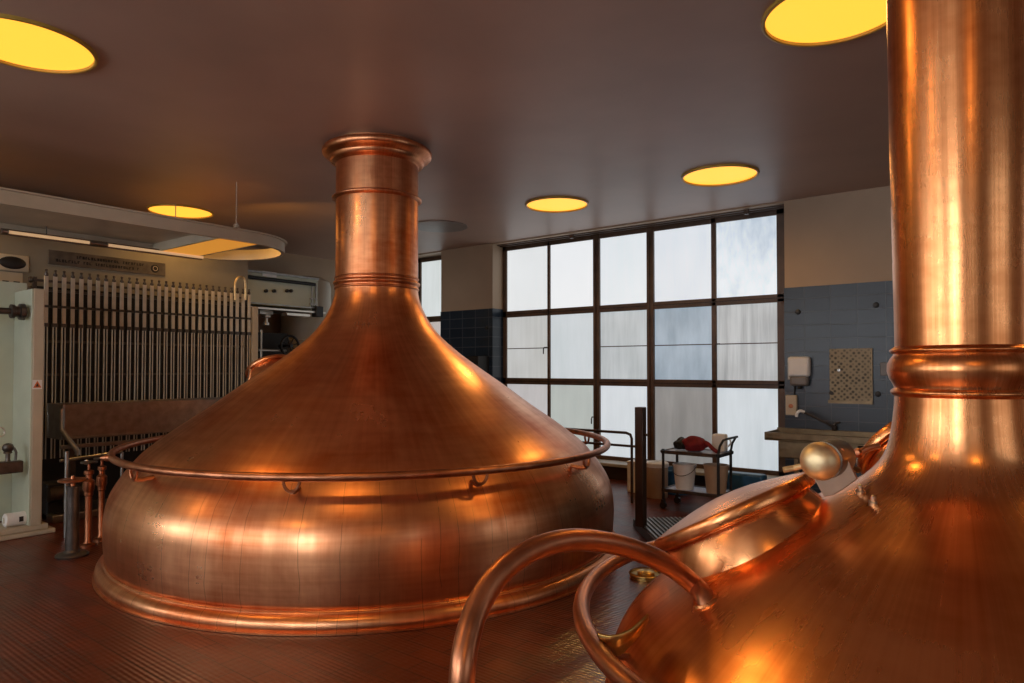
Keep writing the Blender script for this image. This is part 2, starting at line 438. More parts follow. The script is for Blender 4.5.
# head rail of the sun blind with clips
bl = MB(); bl.box((WA0+.02, YF+.10, 3.855), (WA1-.01, YF+.15, 3.885)); bl.box((WA0+.02, YF+.17, 3.84), (WA1-.01, YF+.20, 3.86))
struct(bl.build('trim_2', 'brown_frame'))
for i, x in enumerate((572, 747)):
    p = onY(x, 240, YF+.09); c = MB().box((p.x-.03, YF+.05, 3.80), (p.x+.03, YF+.1, 3.85))
    struct(c.build('trim_%d' % (3+i), 'brown_frame'))
# white sill slab, flat dark strip painted as shade of the recess below
sl = MB().box((WA0, YF-.07, .20), (WA1, YW+.05, .245)).box((WB0, YF-.07, .20), (WB1, YW+.05, .245))
struct(sl.build('trim_5', 'sill', bevel=.006))
struct(MB().box((WB0, YF-.01, 0), (WA1, YF+.0, .2)).build('recess_shade_front', 'post_brown'))  # dark strip standing in for the shade under the sill

# unseen sides of the hall, with the tall windows whose daylight strikes the coppers
YS = YB
struct(MB().box((XL-.3, YB-.3, 0), (XR+.3, YB, ZC)).build('wall_back', 'wall'))
struct(MB().box((XR, YB, 0), (XR+.3, YF, ZC)).build('wall_right', 'wall'))
def far_window(n, cx, wid, axis, z0=1.3, z1=3.4, s=2.2):
    fr = MB(); nb = 3
    def bx(mb, a, b, za, zb, t0, t1):
        if axis == 'S': mb.box((a, YB+t0, za), (b, YB+t1, zb))
        else: mb.box((XR-t1, a, za), (XR-t0, b, zb))
    a, b = cx-wid/2, cx+wid/2
    for i in range(nb+1):
        x = a+(b-a)*i/nb; bx(fr, x-.04, x+.04, z0, z1, 0, .07)
    for z in (z0, (z0+z1)/2, z1): bx(fr, a-.04, b+.04, z-.04, z+.04, 0, .07)
    f = struct(fr.build('window_%d' % n, 'brown_frame'))
    for i in range(nb):
        for za, zb in ((z0, (z0+z1)/2), ((z0+z1)/2, z1)):
            pn = MB(); bx(pn, a+(b-a)*i/nb, a+(b-a)*(i+1)/nb, za, zb, .02, .03)
            pn.build('pane', PB[s], f)
PB = {}
for s in (1.5, 14.0): PB[s] = P((235, 238, 242), (205, 212, 220), s)
far_window(3, -9.6, 1.5, 'S', s=14.0)
far_window(4, -6.5, 1.4, 'S', s=14.0)
far_window(5, -3.9, 1.3, 'S', s=14.0)
far_window(6, -.9, 1.6, 'S', s=14.0)
far_window(7, 2.5, 1.6, 'S', s=1.5)
far_window(8, 6.0, 3.0, 'E', s=1.5)
far_window(9, 0.0, 3.0, 'E', s=1.5)

# ------------------------------------------------------------------ ceiling lamps
def lamp(loc, label, lit=True, root=None):
    if root: return dup(root, loc, label)
    t = thing('ceiling_lamp', label, 'ceiling lamp', loc, 'round yellow ceiling lamps')
    o = Vector(loc)
    prof = [(.40, 0), (.425, 0), (.425, -.022), (.412, -.026), (.402, -.022), (.40, 0)]
    MB().lathe(prof, o, n=64, cap0=False, cap1=False).build('lamp_ring', 'ring', t)
    MB().lathe([(0, -.004), (.40, -.004)], o, n=64, cap0=False, cap1=False).build('lamp_diffuser', 'lamp' if lit else 'lamp_off', t)
    return t
l0 = lamp((-2.86, 7.53, ZC), 'lit round yellow ceiling lamp above the right half of the big window')
lamp((-5.09, 7.54, ZC), 'lit round yellow ceiling lamp above the left half of the big window', root=l0)
lamp((-.977, 4.49, ZC), 'large lit yellow ceiling lamp beside the tall neck of the near copper vessel', root=l0)
lamp((-9.46, 4.66, ZC), 'lit round yellow ceiling lamp just over the rounded hanging light trough', root=l0)
lamp((-5.405, 1.595, ZC), 'large lit yellow ceiling lamp cut by the left edge of the photo', root=l0)
def lamp_light(x, y, e=64):
    l = bpy.data.lights.new('lamp_light', 'SPOT'); l.energy = e; l.color = (1.0, .56, .16); l.spot_size = math.radians(172); l.spot_blend = .6; l.shadow_soft_size = .22
    o = bpy.data.objects.new('lamp_light', l); COL.objects.link(o); o.location = (x, y, ZC-.004)
hidden = 'unseen round yellow ceiling lamp added for highlights on the coppers'  # out-of-view lamps, added and placed for the copper highlights
for x, y in ((-9.46, 1.65), (-2.9, 1.6), (-3.1, -1.4), (-7.4, -1.4), (1.3, 4.5), (1.3, -1.4)):
    lamp((x, y, ZC), hidden, root=l0); lamp_light(x, y)
for x, y in ((-2.86, 7.53), (-5.09, 7.54), (-.977, 4.49), (-9.46, 4.66), (-5.405, 1.595)): lamp_light(x, y)
t = thing('ceiling_disc', 'unlit dark round disc in the ceiling right of the copper neck', 'ceiling lamp', (-7.31, 7.61, ZC))
MB().lathe([(.40, 0), (.425, 0), (.425, -.015), (.40, -.018), (0, -.018)], t.location, n=64, cap0=False).build('disc_cover', 'lamp_off', t)

# ------------------------------------------------------------------ the big kettle
B1 = math.radians(-11.2)
A1 = _fh*math.cos(B1)*6.86 + RT*math.sin(B1)*6.86; A1.z = 0
def az(bearing_deg):        # world unit vector for a camera bearing
    b = math.radians(bearing_deg); return _fh*math.cos(b)+RT*math.sin(b)

k1 = thing('brew_kettle', 'huge copper brew kettle with onion-shaped dome and neck reaching the ceiling', 'copper kettle', A1)
MB().lathe([(2.36, 0), (2.372, .003), (2.372, .014), (2.352, .018)]+[tuple(p) for p in smoothpts([(2.352, .018), (2.36, .045), (2.35, .080), (2.325, .104), (2.30, .114)], 4)]+[(2.296, .120), (2.30, .127), (2.294, .134), (2.26, .134)], A1, n=160, cap0=False, cap1=False).build('base_ring', 'copper', k1)
pr = [(2.27, .11), (2.288, .15), (2.296, .20), (2.304, .29), (2.307, .40), (2.295, .53), (2.262, .65), (2.20, .76), (2.12, .87), (2.02, .98), (1.90, 1.075), (1.75, 1.185), (1.50, 1.355), (1.255, 1.535), (1.0, 1.712), (.80, 1.86), (.62, 2.02), (.52, 2.15), (.455, 2.27), (.415, 2.38), (.402, 2.46)]
MB().lathe([tuple(p) for p in smoothpts(pr, 5)], A1, n=192, cap0=False, cap1=False).build('dome', 'copper', k1, smooth=60)
nk = [(.404, 2.455), (.401, 2.60), (.400, 3.0), (.400, 3.74)]
MB().lathe(nk, A1, n=96, cap0=False, cap1=False).build('neck', 'copper', k1, smooth=60)
def bead(zc, R, rr, hh=None, n=7):
    hh = hh or rr
    return [(R+rr*math.sin(PI*i/n), zc-hh+2*hh*i/n) for i in range(n+1)]
MB().lathe(bead(2.475, .398, .016, .018)+bead(2.525, .398, .026, .03)+bead(2.575, .398, .014, .014), A1, n=96, cap0=False, cap1=False).build('neck_band', 'copper', k1, smooth=60)
MB().lathe(bead(3.36, .393, .045, .028), A1, n=96, cap0=False, cap1=False).build('neck_band', 'copper', k1, smooth=60)
fl = [(.394, 3.675), (.402, 3.69), (.445, 3.71), (.462, 3.735), (.468, 3.75), (.495, 3.765), (.525, 3.787), (.535, 3.815), (.528, 3.84), (.50, 3.852), (.44, 3.855), (.43, 3.86), (.43, 3.89)]
MB().lathe([tuple(p) for p in smoothpts(fl, 3)], A1, n=96, cap0=False, cap1=False).build('ceiling_flange', 'copper', k1, smooth=60)
RR, RZ = 2.25, .985
ring = [A1+V(RR*math.cos(2*PI*i/160), RR*math.sin(2*PI*i/160), RZ) for i in range(160)]
rail = MB().tube(ring, .029, 14, closed=True).build('hand_rail', 'copper_pipe', k1)
# rail saddles hooked to the shoulder
def ringpt(px, py):
    d = onz(px, py, RZ)-A1; d.z = 0; return d.normalized()
dirs = [ringpt(290, 478), ringpt(478, 470), ringpt(592, 456), ringpt(137, 466), ringpt(165, 437), ringpt(588, 434)]
for i in range(4): dirs.append(az(-11.25+ -60+ i*40))
for d in dirs:
    tn = Vector((-d.y, d.x, 0)); c = A1+d*RR+V(0, 0, RZ)
    hk = MB()
    arc = [c+tn*(.055*math.cos(a))+V(0, 0, -.02+.075*math.sin(a)) for a in [PI+PI*i/10 for i in range(11)]]
    hk.tube(arc, .011, 8)
    q = c+V(0, 0, -.095)
    hk.tube([q, q-d*.05+V(0, 0, -.01), q-d*.14+V(0, 0, .0)], .016, 8)
    hk.build('rail_bracket', 'copper_dark', k1)
dL = az(-11.25-90)
e = A1+ringpt(114, 458)*RR+V(0, 0, RZ)
st = MB().tube([e+V(0, 0, 0), e+az(-80)*.05, e+az(-80)*.10], [.026, .026, .012], 12); st.build('rail_end', 'copper_pipe', k1)

# hatch assembly --------------------------------------------------
def hatch(parent, c, nrm, up, R_, mat, collar=.07, gap=.012, lift=.05, names=('manhole_collar', 'manhole_lid')):
    c = Vector(c)
    MB().lathe([(R_*1.10, -collar*6), (R_*1.04, -collar*3), (R_*.98, -collar*1.3), (R_*.91, 0), (R_*.90, .006), (R_*.88, .006)], c, nrm, n=72, cap0=False, cap1=False).build(names[0], mat, parent, solid=.006, smooth=50)
    pr_ = [(R_*.95, gap), (R_*1.0, gap+.004), (R_*1.015, gap+.010), (R_*1.015, gap+.036), (R_*1.0, gap+.043), (R_*.95, gap+.047)]
    for i in range(1, 9):
        a = i/8; pr_.append((R_*.95*(1-a), gap+.047+lift*math.sin(a*PI/2)))
    return MB().lathe(pr_, c, nrm, n=72, cap0=True, cap1=False).build(names[1], mat, parent, smooth=50)

# small hatch of the big kettle, on the far left of its dome
dh = (onz(262, 366, 1.74)-A1); dh.z = 0; dhn = (az(-74)*.8+az(0)*.55).normalized()
hc = dp(272, 372, 7.55)
hn = (dhn*.55+V(0, 0, .83)).normalized()
lid1 = hatch(k1, hc, hn, None, .27, 'copper', lift=.05, collar=.09)
MB().prism([onX(250, 368, hc.x), onX(262, 372, hc.x), onX(254, 388, hc.x), onX(247, 388, hc.x)], V(-.02, 0, 0)).build('hinge_plate', 'steel_light', k1)

# ------------------------------------------------------------------ the near vessel
C2, D2 = 33.4, 2.43
A2 = az(C2)*D2; A2.z = 0
k2 = thing('near_brew_vessel', 'near copper vessel filling the lower right, its neck leaving the top edge', 'copper kettle', A2)
RN = .176
pr = [(1.08, 0), (1.085, .02), (1.09, .1), (1.04, .16), (1.02, .24), (1.045, .36), (1.06, .5), (1.06, .62), (1.05, .73), (1.02, .83), (.965, .915), (.88, .99), (.78, 1.065), (.66, 1.145), (.54, 1.215), (.44, 1.265), (.35, 1.312), (.28, 1.352), (.235, 1.395), (.206, 1.44), (.190, 1.50), (.181, 1.57), (.177, 1.63)]
MB().lathe([tuple(p) for p in smoothpts(pr, 6)], A2, n=192, cap0=False, cap1=False).build('dome', 'copper_near', k2, smooth=60)
MB().lathe([(.177, 1.625), (.176, 1.8), (.184, 2.4), (.190, 3.3), (.19, ZC)], A2, n=96, cap0=False, cap1=False).build('neck', 'copper_near', k2, smooth=60)
MB().lathe([(.176, 1.612)]+bead(1.628, .179, .010, .012)+[(.180, 1.645), (.183, 1.652), (.192, 1.668), (.198, 1.69), (.197, 1.712), (.188, 1.730), (.181, 1.738)]+bead(1.752, .180, .011, .010)+[(.176, 1.765)], A2, n=96, cap0=False, cap1=False).build('neck_band', 'copper_near', k2, smooth=60)
MB().lathe([(.19, 3.74), (.23, 3.78), (.25, 3.84), (.25, ZC)], A2, n=96, cap0=False, cap1=False).build('ceiling_flange', 'copper_near', k2, smooth=60)
def z2(r):       # height of the near dome at radius r
    for (r0, z0), (r1, z1) in zip(pr[:-1], pr[1:]):
        if r1 <= r <= r0 and z0 > .5: return z0+(z1-z0)*(r0-r)/(r0-r1)
    return 1.0
def hit2(x, y):  # point of the near dome seen at a pixel
    d = ray(x, y)
    lo = None
    for i in range(200, 3200):
        p = CAM+d*(i/1000)
        r = math.hypot(p.x-A2.x, p.y-A2.y)
        if .18 < r < 1.05 and p.z < z2(r): return p
    return CAM+d*2.2
R2, Z2 = 1.128, .95
MB().tube([A2+V(R2*math.cos(2*PI*i/120), R2*math.sin(2*PI*i/120), Z2) for i in range(120)], .026, 16, closed=True).build('hand_rail', 'copper_pipe', k2)
for b_ in (-95, -20, 60, 130, 200):
    d = az(C2+b_+35); c = A2+d*R2+V(0, 0, Z2)
    MB().tube([c+V(0, 0, -.02), c-d*.03+V(0, 0, -.07), c-d*.13+V(0, 0, -.09)], .012, 8).build('rail_bracket', 'copper_dark', k2)
# arched pipe leaving the dome
E = hit2(706, 600)
arch = [(706, 600, None), (694, 585, 1.99), (668, 565, 1.93), (632, 549, 1.86), (596, 541, 1.79), (562, 541, 1.72), (528, 552, 1.65), (500, 573, 1.59), (480, 602, 1.54), (468, 636, 1.49), (462, 678, 1.45)]
ap = [E]
for x, y, d in arch[1:]: ap.append(dp(x, y, d))
last = ap[-1]; ap += [last+V(-.005, 0, -.15), V(last.x-.01, last.y, .3), V(last.x-.01, last.y, 0.0)]
rE = (E-CAM).dot(FW)
ap[0] = E; ap.insert(0, E+(E-ap[1]).normalized()*.03+V(0, 0, -.06))
MB().tube(smoothpts(ap, 6), .0285, 20).build('arched_pipe', 'copper_pipe', k2)
ax_ = (ap[2]-ap[1]).normalized()
MB().lathe([(.0, -.012), (.041, -.012), (.041, .002), (.036, .007), (0, .007)], ap[1], Vector((ap[1].x-A2.x, ap[1].y-A2.y, 0)).normalized()*.5+V(0, 0, .86), n=28).build('pipe_collar', 'copper_near', k2)
# near manhole
mh_dir = az(C2-88)
beta = math.radians(29)
nrm = (mh_dir*math.sin(beta)+V(0, 0, math.cos(beta))).normalized()
mc = dp(738, 521, 2.26)
lid2 = hatch(k2, mc, nrm, None, .277, 'copper_near', collar=.035, gap=.008, lift=.04)
# hinge: bracket plate, barrel and counterweight
hp = dp(816, 462, 1.93)
dirb = (dp(842, 456, 2.09)-hp).normalized()
pl = [dp(809, 470, 1.97), dp(824, 497, 1.95), dp(833, 495, 1.95), dp(842, 490, 1.955), dp(857, 479, 1.97), dp(842, 448, 1.96), dp(826, 448, 1.97)]
MB().prism(pl, dirb*.012+V(0, 0, .0)).build('hinge_plate', 'plate_metal', k2, bevel=.002)
MB().lathe([(0, -.034), (.018, -.032), (.034, -.026), (.046, -.014), (.053, .0), (.055, .012), (.050, .022), (.044, .028)], hp+dirb*.02, dirb, n=40).build('counterweight', 'brass_pale', k2, smooth=60)
MB().lathe([(.044, .03), (.054, .034), (.055, .09), (.055, .15), (.048, .165), (0, .17)], hp+dirb*.02, dirb, n=32).build('hinge_barrel', 'steel', k2)
MB().tube([hp+dirb*.16, hp+dirb*.19+V(.03, 0, -.03), dp(858, 470, 2.1)], .010, 8).build('hinge_arm', 'steel_dark', k2)
MB().tube([hp+dirb*.05, dp(795, 468, 2.05), mc+(hp-mc)*.62+V(0, 0, .05)], .009, 10).build('lid_strap', 'brass_pale', k2)
# second manhole, on the far side behind the neck
c3 = dp(912, 452, 2.72)
n3 = (az(C2-62)*.62+V(0, 0, .75)+az(0)*.25).normalized()
hatch(k2, c3, n3, None, .20, 'copper_near', collar=.12, lift=.03)
MB().tube([dp(858, 453, 2.42), dp(866, 449, 2.45), dp(878, 446, 2.52)], .011, 10).lathe([(0, -.018), (.014, -.012), (.018, 0), (.014, .012), (0, .018)], dp(858, 453, 2.42), az(60), n=16).build('lid_handle', 'copper_pipe', k2)
# two little cap nuts on the dome
for x, y in ((860, 493), (873, 504)):
    p = hit2(x, y); n_ = (az(C2+180-15)*.35+V(0, 0, .9)).normalized()
    MB().lathe([(.012, -.012), (.012, .008), (.008, .012), (.008, .020), (.006, .026), (0, .028)], p, n_, n=12, cap0=False).build('cap_nut', 'steel_light', k2)
# brass lip with a copper chute below it on the flank
a_ = [dp(597, 634, 1.80), dp(612, 636, 1.78), dp(628, 631, 1.79), dp(640, 622, 1.81), dp(648, 614, 1.83)]
b_ = [dp(606, 650, 1.90), dp(618, 655, 1.86), dp(630, 645, 1.86), dp(640, 633, 1.87), dp(648, 619, 1.87)]
lip = MB(); vt = [lip.bm.verts.new(p) for p in smoothpts(a_, 4)]; vb = [lip.bm.verts.new(p) for p in smoothpts(b_, 4)]
for i in range(len(vt)-1): lip.bm.faces.new((vt[i], vt[i+1], vb[i+1], vb[i]))
lip.build('brass_lip', 'brass', k2, solid=.006, smooth=60)

# brass cover of a floor valve between the vessels
fd = onz(646, 577, 0)
t = thing('floor_valve_cover', 'small round brass valve cover on the glossy floor between the two coppers', 'valve cover', fd)
MB().lathe([(.13, 0), (.13, .02), (.12, .03), (.115, .024), (.085, .02), (.07, .018), (.068, .045), (.05, .055), (0, .06)], fd, n=48, cap0=False).build('cover_disc', 'brass', t)
MB().lathe(bead(.03, .128, .012, .012), fd, n=48, cap0=False, cap1=False).build('cover_rim', 'brass', t)

# ------------------------------------------------------------------ hanging light trough (upper left)
XA, XB_, ZT0, ZT1 = -7.45, -9.08, 3.195, 3.318
xc, rad = (XA+XB_)/2, (XA-XB_)/2
tip = onz(289, 248, 3.275); yc = tip.y-rad*.62-.22
t = thing('hanging_light_trough', 'long cream hanging light trough with one rounded end under the ceiling at upper left', 'light trough', (xc, 1.0, ZT0))
path = [V(XA, -3.5, 0)]+[V(XA, -3.5+(yc+3.5)*i/10, 0) for i in range(1, 10)]
arc = [V(xc+rad*math.cos(a), yc+rad*math.sin(a), 0) for a in [PI*i/28 for i in range(29)]]
path = path+arc+[V(XB_, yc-(yc+3.5)*i/10, 0) for i in range(1, 11)]
def sweep(path, prof):      # prof: (outward offset, z)
    mb = MB(); rows = []
    cpt = []
    for i, p in enumerate(path):
        tg = (path[min(i+1, len(path)-1)]-path[max(i-1, 0)]).normalized(); out = V(tg.y, -tg.x, 0)
        rows.append([mb.bm.verts.new(V(p.x, p.y, 0)+out*o_+V(0, 0, z_)) for o_, z_ in prof])
    for A_, B_ in zip(rows[:-1], rows[1:]):
        k = len(prof)
        for j in range(k): mb.bm.faces.new((A_[j], A_[(j+1) % k], B_[(j+1) % k], B_[j]))
    mb.bm.faces.new(rows[0]); mb.bm.faces.new(rows[-1][::-1])
    return mb
sweep(path, [(0, ZT0), (0, ZT1), (.03, ZT1+.005), (.03, ZT1+.02), (-.02, ZT1+.02), (-.02, ZT0+.012), (-.05, ZT0+.012), (-.05, ZT0)]).build('side_band', 'cream', t)
ya, yb = onX(152, 251, XB_).y, onX(193, 253, XB_).y
MB().box((XB_+.02, -3.5, ZT1-.015), (XA-.02, ya, ZT1)).build('top_panel', 'cream', t)
q = [onz(155, 251, 3.24), onz(192, 252, 3.24), onz(234, 239, 3.24), onz(205, 237, 3.24)]
MB().box((XB_+.02, ya, ZT0+.0), (XA-.02, ya+.03, ZT1)).box((XB_+.02, yb-.03, ZT0+.0), (XA-.02, yb, ZT1)).build('cross_panel', 'cream', t)
MB().box((XB_+.02, ya+.03, ZT0), (XA-.02, yb-.03, ZT0+.015)).build('glow_panel', 'glow_panel', t)['label'] = 'panel across the trough with its orange light added as glow'  # added glow stands in for the orange light on this panel
for x, y in ((XA-.01, 4.33), (XA-.01, 1.0), (XB_+.01, 4.4), (XB_+.01, 1.0)):
    MB().tube([V(x, y, ZT1), V(x, y, ZC)], .006, 6).lathe([(.02, 0), (.035, -.02), (.035, -.05), (.0, -.06)], V(x, y, ZT1+.08), n=12).build('hanger', 'cream', t)
l = bpy.data.lights.new('trough_light', 'SPOT'); l.energy = 18; l.spot_size = math.radians(165); l.spot_blend = .5; l.color = (1.0, .50, .10); l.shadow_soft_size = 0.0
o = bpy.data.objects.new('trough_light', l); COL.objects.link(o); o.location = (xc+.35, onX(193, 253, XB_).y+.12, ZT0+.05); o.rotation_euler = (math.radians(72), 0, math.radians(25))
# pale tube lamps running under the trough
p0 = onX(5, 231.5, -8.86); p1 = V(p0.x, onX(203, 258, -8.86).y, p0.z)
t = thing('tube_lamp', 'long thin pale tube lamp below the hanging trough at upper left', 'tube lamp', ((p0+p1)/2))
mid = p0.lerp(p1, .42)
MB().tube([p0, mid+V(0, -.1, 0)], .018, 12).build('glass_tube', 'tube_lamp', t)
MB().tube([mid+V(0, .1, 0), p1], .018, 12).build('glass_tube', 'tube_lamp', t)
MB().box((p0.x-.05, p0.y-.03, p0.z-.03), (p0.x-.015, p1.y, p0.z+.035)).build('lamp_batten', 'brown_frame', t)
MB().tube([mid+V(0, -.1, 0), mid+V(0, .1, 0)], .026, 12).build('tube_holder', 'steel', t)
MB().tube([p0+V(0, -.03, 0), p0+V(0, .03, 0)], .026, 12).build('tube_holder', 'steel', t)
for y in (p0.y+.4, p1.y-.2): MB().tube([V(p0.x-.03, y, p0.z), V(p0.x-.03, y, ZT1-.014)], .006, 6).build('hanger', 'steel_dark', t)

# ------------------------------------------------------------------ wall of gauge pipes (left)
XP = -9.35
XBK = -9.62
ypipe0, ypipe1 = onX(46, 300, XP).y, onX(249, 300, XP).y
# cream service wall behind the pipes and instruments
bw = MB().box((XL, -3.5, 0), (XBK-.14, onX(253, 260, XBK).y, 3.55)); struct(bw.build('wall_partition', 'panel'))
t = thing('dark_pipe_backboard', 'black recessed board behind the row of vertical gauge pipes', 'backboard', (XBK, 4, 0))
MB().box((XBK-.139, ypipe0-.05, 0), (XBK-.04, ypipe1+.05, 2.70)).build('board_panel', 'near_black', t)
t2 = MB()
npipe = 29
gp = None
ORD = ['first','second','third','fourth','fifth','sixth','seventh','eighth','ninth','tenth','eleventh','twelfth','thirteenth','fourteenth','fifteenth']
dy = (ypipe1-ypipe0)/(npipe-1)
def pipe_label(i):
    return 'vertical gauge pipe with cream upper plate, %s from the %s end of the row' % ((ORD[i], 'left') if i < 15 else (ORD[npipe-1-i], 'right'))
def gauge_pipe(y, short):
    t = thing('gauge_pipe', pipe_label(0), 'gauge pipe', (XP, y, .55), 'gauge pipes in a row on the left wall')
    MB().box((XP-.012, y-.022, 2.215), (XP+.012, y+.022, 2.80)).build('upper_plate', 'cream_pipe', t, bevel=.004)
    MB().lathe([(.018, 0), (.022, .008), (.022, .03), (.012, .042), (.012, .06), (.018, .066), (.014, .08), (0, .084)], V(XP, y, 2.795), n=12).build('top_knob', 'steel_dark', t)
    MB().tube([V(XP, y-.017, .62), V(XP, y-.017, 2.22)], .0095, 8).build('lower_tube', 'cream_pipe', t)
    MB().tube([V(XP, y+.017, .62), V(XP, y+.017, 2.22)], .0075, 8).build('lower_tube', 'cream_pipe', t)
    MB().box((XP-.018, y-.028, 2.19), (XP+.018, y+.028, 2.235)).build('pipe_clamp', 'steel_dark', t)
    MB().box((XP-.016, y-.024, 2.42), (XP+.02, y+.024, 2.45)).build('pipe_clamp', 'steel_dark', t)
    return t
for i in range(npipe):
    y = ypipe0+dy*i
    if gp is None: gp = gauge_pipe(y, False)
    else: dup(gp, (XP, y, .55), pipe_label(i))
rack = t = thing('pipe_support_rack', 'dark horizontal rails that carry the row of gauge pipes', 'support rack', (XP-.05, ypipe0, 0))
for z in (2.74, 2.63, 2.435, 2.02, 1.62, 1.2):
    MB().box((XP-.05, ypipe0-.14, z-.014), (XP-.022, ypipe1+.03, z+.014)).build('rail', 'steel_dark', t)
for z in (2.74, 2.63):
    MB().lathe([(.03, -.02), (.04, 0), (.03, .02)], V(XP-.03, ypipe0-.15, z), V(0, 1, 0), n=14).build('rail_end_cap', 'steel_dark', t)
for y in (ypipe0-.1, ypipe1-.02): MB().box((XP-.075, y-.02, 0), (XP-.045, y+.02, 2.78)).build('upright', 'steel_dark', t)
# white post at the right end of the rack
py = onX(254, 340, XP).y
tag(MB().box((XP-.04, py-.045, 0), (XP+.04, py+.045, 2.62)).build('white_post', 'cream', None, origin=(XP, py, 0), bevel=.006), 'slim white post at the right end of the row of gauge pipes', 'post')
# U-shaped pipe over the right end
ub = [onX(235, 300, XP+.05), onX(235, 285, XP+.05), onX(237, 279, XP+.05), onX(241, 277, XP+.05), onX(245, 281, XP+.05), onX(245.5, 300, XP+.05)]
MB().tube(smoothpts(ub, 4), .016, 10).build('bent_pipe', 'brass_pale', rack)

# name plate with two lines of lettering and a round badge
XS = XBK-.14
a, b = onX(48, 250, XS), onX(165, 271, XS)
zt, zb = onX(48, 249.5, XS).z, onX(48, 264, XS).z
t = thing('name_plate', 'long dark name plate with two rows of lettering above the gauge pipes', 'sign', (XS, (a.y+b.y)/2, zb))
MB().box((XS-.005, a.y, zb), (XS+.015, b.y, zt)).build('plate', 'plate', t, bevel=.003)
hgt = zt-zb
lt = MB(); yy = a.y+.30*(b.y-a.y); rnd = random.Random(3)
for row, (f0, f1, zf) in enumerate(((.22, .80, .58), (.06, .74, .22))):
    y = a.y+f0*(b.y-a.y)
    while y < a.y+f1*(b.y-a.y):
        w_ = rnd.choice((.022, .03, .026)); h_ = hgt*.19
        if rnd.random() > .14:
            z_ = zb+hgt*zf
            k = rnd.randrange(3)
            lt.box((XS+.015, y, z_), (XS+.019, y+.009, z_+h_))
            if k != 0: lt.box((XS+.015, y, z_+h_-.009), (XS+.019, y+w_-.006, z_+h_))
            if k != 1: lt.box((XS+.015, y, z_), (XS+.019, y+w_-.006, z_+.009))
            if k == 2: lt.box((XS+.015, y+w_-.013, z_), (XS+.019, y+w_-.005, z_+h_))
        y += w_+.008
lt.build('lettering', 'ink', t)
MB().lathe([(.0, .006), (.05, .006), (.058, 0)], V(XS+.015, a.y+.90*(b.y-a.y), zb+hgt*.5), V(1, 0, 0), n=24).build('round_badge', 'ink', t)
MB().lathe([(.026, .009), (.034, .009)], V(XS+.015, a.y+.90*(b.y-a.y), zb+hgt*.5), V(1, 0, 0), n=24, cap0=False, cap1=False).build('badge_ring', 'steel_light', t)
# oval dark gauge on the cream panel, far left
p = onX(12, 263, XS)
t = thing('oval_gauge', 'dark oval gauge in a pale bezel on the cream panel at the far left', 'gauge', p)
MB().box((XS, p.y-.17, p.z-.10), (XS+.025, p.y+.17, p.z+.10)).build('bezel', 'cream', t, bevel=.02)
ov = MB(); ov.lathe([(0, .04), (.05, .038), (.075, .03), (.08, .024)], V(0, 0, 0), V(1, 0, 0), n=32)
for v in ov.bm.verts: v.co = V(XS+v.co.x, p.y+v.co.y*1.75, p.z+v.co.z*.95)
ov.build('dial', 'black', t)
# slotted vents left of the pipes
t = thing('slotted_panel', 'cream slotted vent panel at the left edge above the white frame', 'vent', (XS, onX(12, 285, XS).y, 2.6))
a, b = onX(0, 279, XS), onX(22, 300, XS)
MB().box((XS-.002, a.y-.3, 2.30), (XS+.012, b.y, 2.85)).build('panel', 'cream', t, bevel=.003)
sl_ = MB()
for z in (2.44, 2.58, 2.72):
    for f in (0, .5): sl_.box((XS+.012, a.y+.02+f*(b.y-a.y), z), (XS+.016, a.y-.03+(f+.5)*(b.y-a.y), z+.022))
sl_.build('slots', 'ink', t)

# instrument console right of the pipes
XK = -9.9
y0c, y1c = onX(255, 300, XK).y, onX(318, 300, XK).y
t = thing('instrument_console', 'pale blue-grey instrument console on the wall behind the copper dome', 'console', (XK, y0c, 2.6))
zc0, zc1 = onX(300, 308, XK).z, onX(255, 270, XK).z-.02
MB().box((XK-.5, y0c-.5, zc0), (XK, y1c, zc1)).build('console_body', M['pale_green'], t, bevel=.01)
MB().box((XK, y0c-.45, zc1-.02), (XK+.03, y1c, zc1+.01)).build('top_trim', 'steel', t)
bz = onX(280, 281, XK).z
MB().tube([V(XK+.05, y0c-.75, bz), V(XK+.05, y1c-.1, bz-.0)], .028, 10).build('dark_rail', 'black', t)
MB().box((XK+.005, onX(262, 270, XK).y, onX(262, 276, XK).z), (XK+.02, onX(276, 270, XK).y, onX(262, 271, XK).z)).build('label_plate', 'white', t)
for x in (265, 273, 286, 290):
    p = onX(x, 291, XK); MB().lathe([(.02, 0), (.028, .01), (.028, .05), (.015, .06), (0, .062)], V(XK, p.y, p.z), V(1, 0, 0), n=14).build('control_knob', 'black', t)
for x in (311, 315):
    p = onX(x, 290, XK); MB().tube([V(XK+.03, p.y, zc0), V(XK+.03, p.y, bz)], .012, 8).build('side_tube', 'steel', t)
for z in (zc0+.07, zc0+.16): MB().box((XK+.02, onX(309, 290, XK).y, z), (XK+.04, onX(316, 290, XK).y, z+.02)).build('tube_clamp', 'steel', t)
sy0, sy1 = onX(250, 305, XK+.2).y, onX(326, 305, XK+.2).y
zs = onX(300, 312, XK+.2).z
t = thing('steel_shelf', 'long narrow steel shelf under the instrument console behind the copper dome', 'shelf', (XK+.1, sy0, zs))
MB().box((XK-.5, sy0, zs), (XK+.2, sy1, zs+.035)).build('shelf_board', 'steel_light', t, bevel=.005)
MB().box((XK+.14, sy0+.02, zs+.08), (XK+.18, sy1-.1, zs+.10)).build('guard_bar', 'steel', t)
MB().box((XK+.1, sy1-.22, zs-.06), (XK+.24, sy1-.08, zs+.12)).build('shelf_bracket', 'black', t, bevel=.01)
MB().box((XK+.02, sy1-.75, zs-.07), (XK+.18, sy1-.3, zs-.02)).build('drip_tray', 'steel_light', t, bevel=.006)
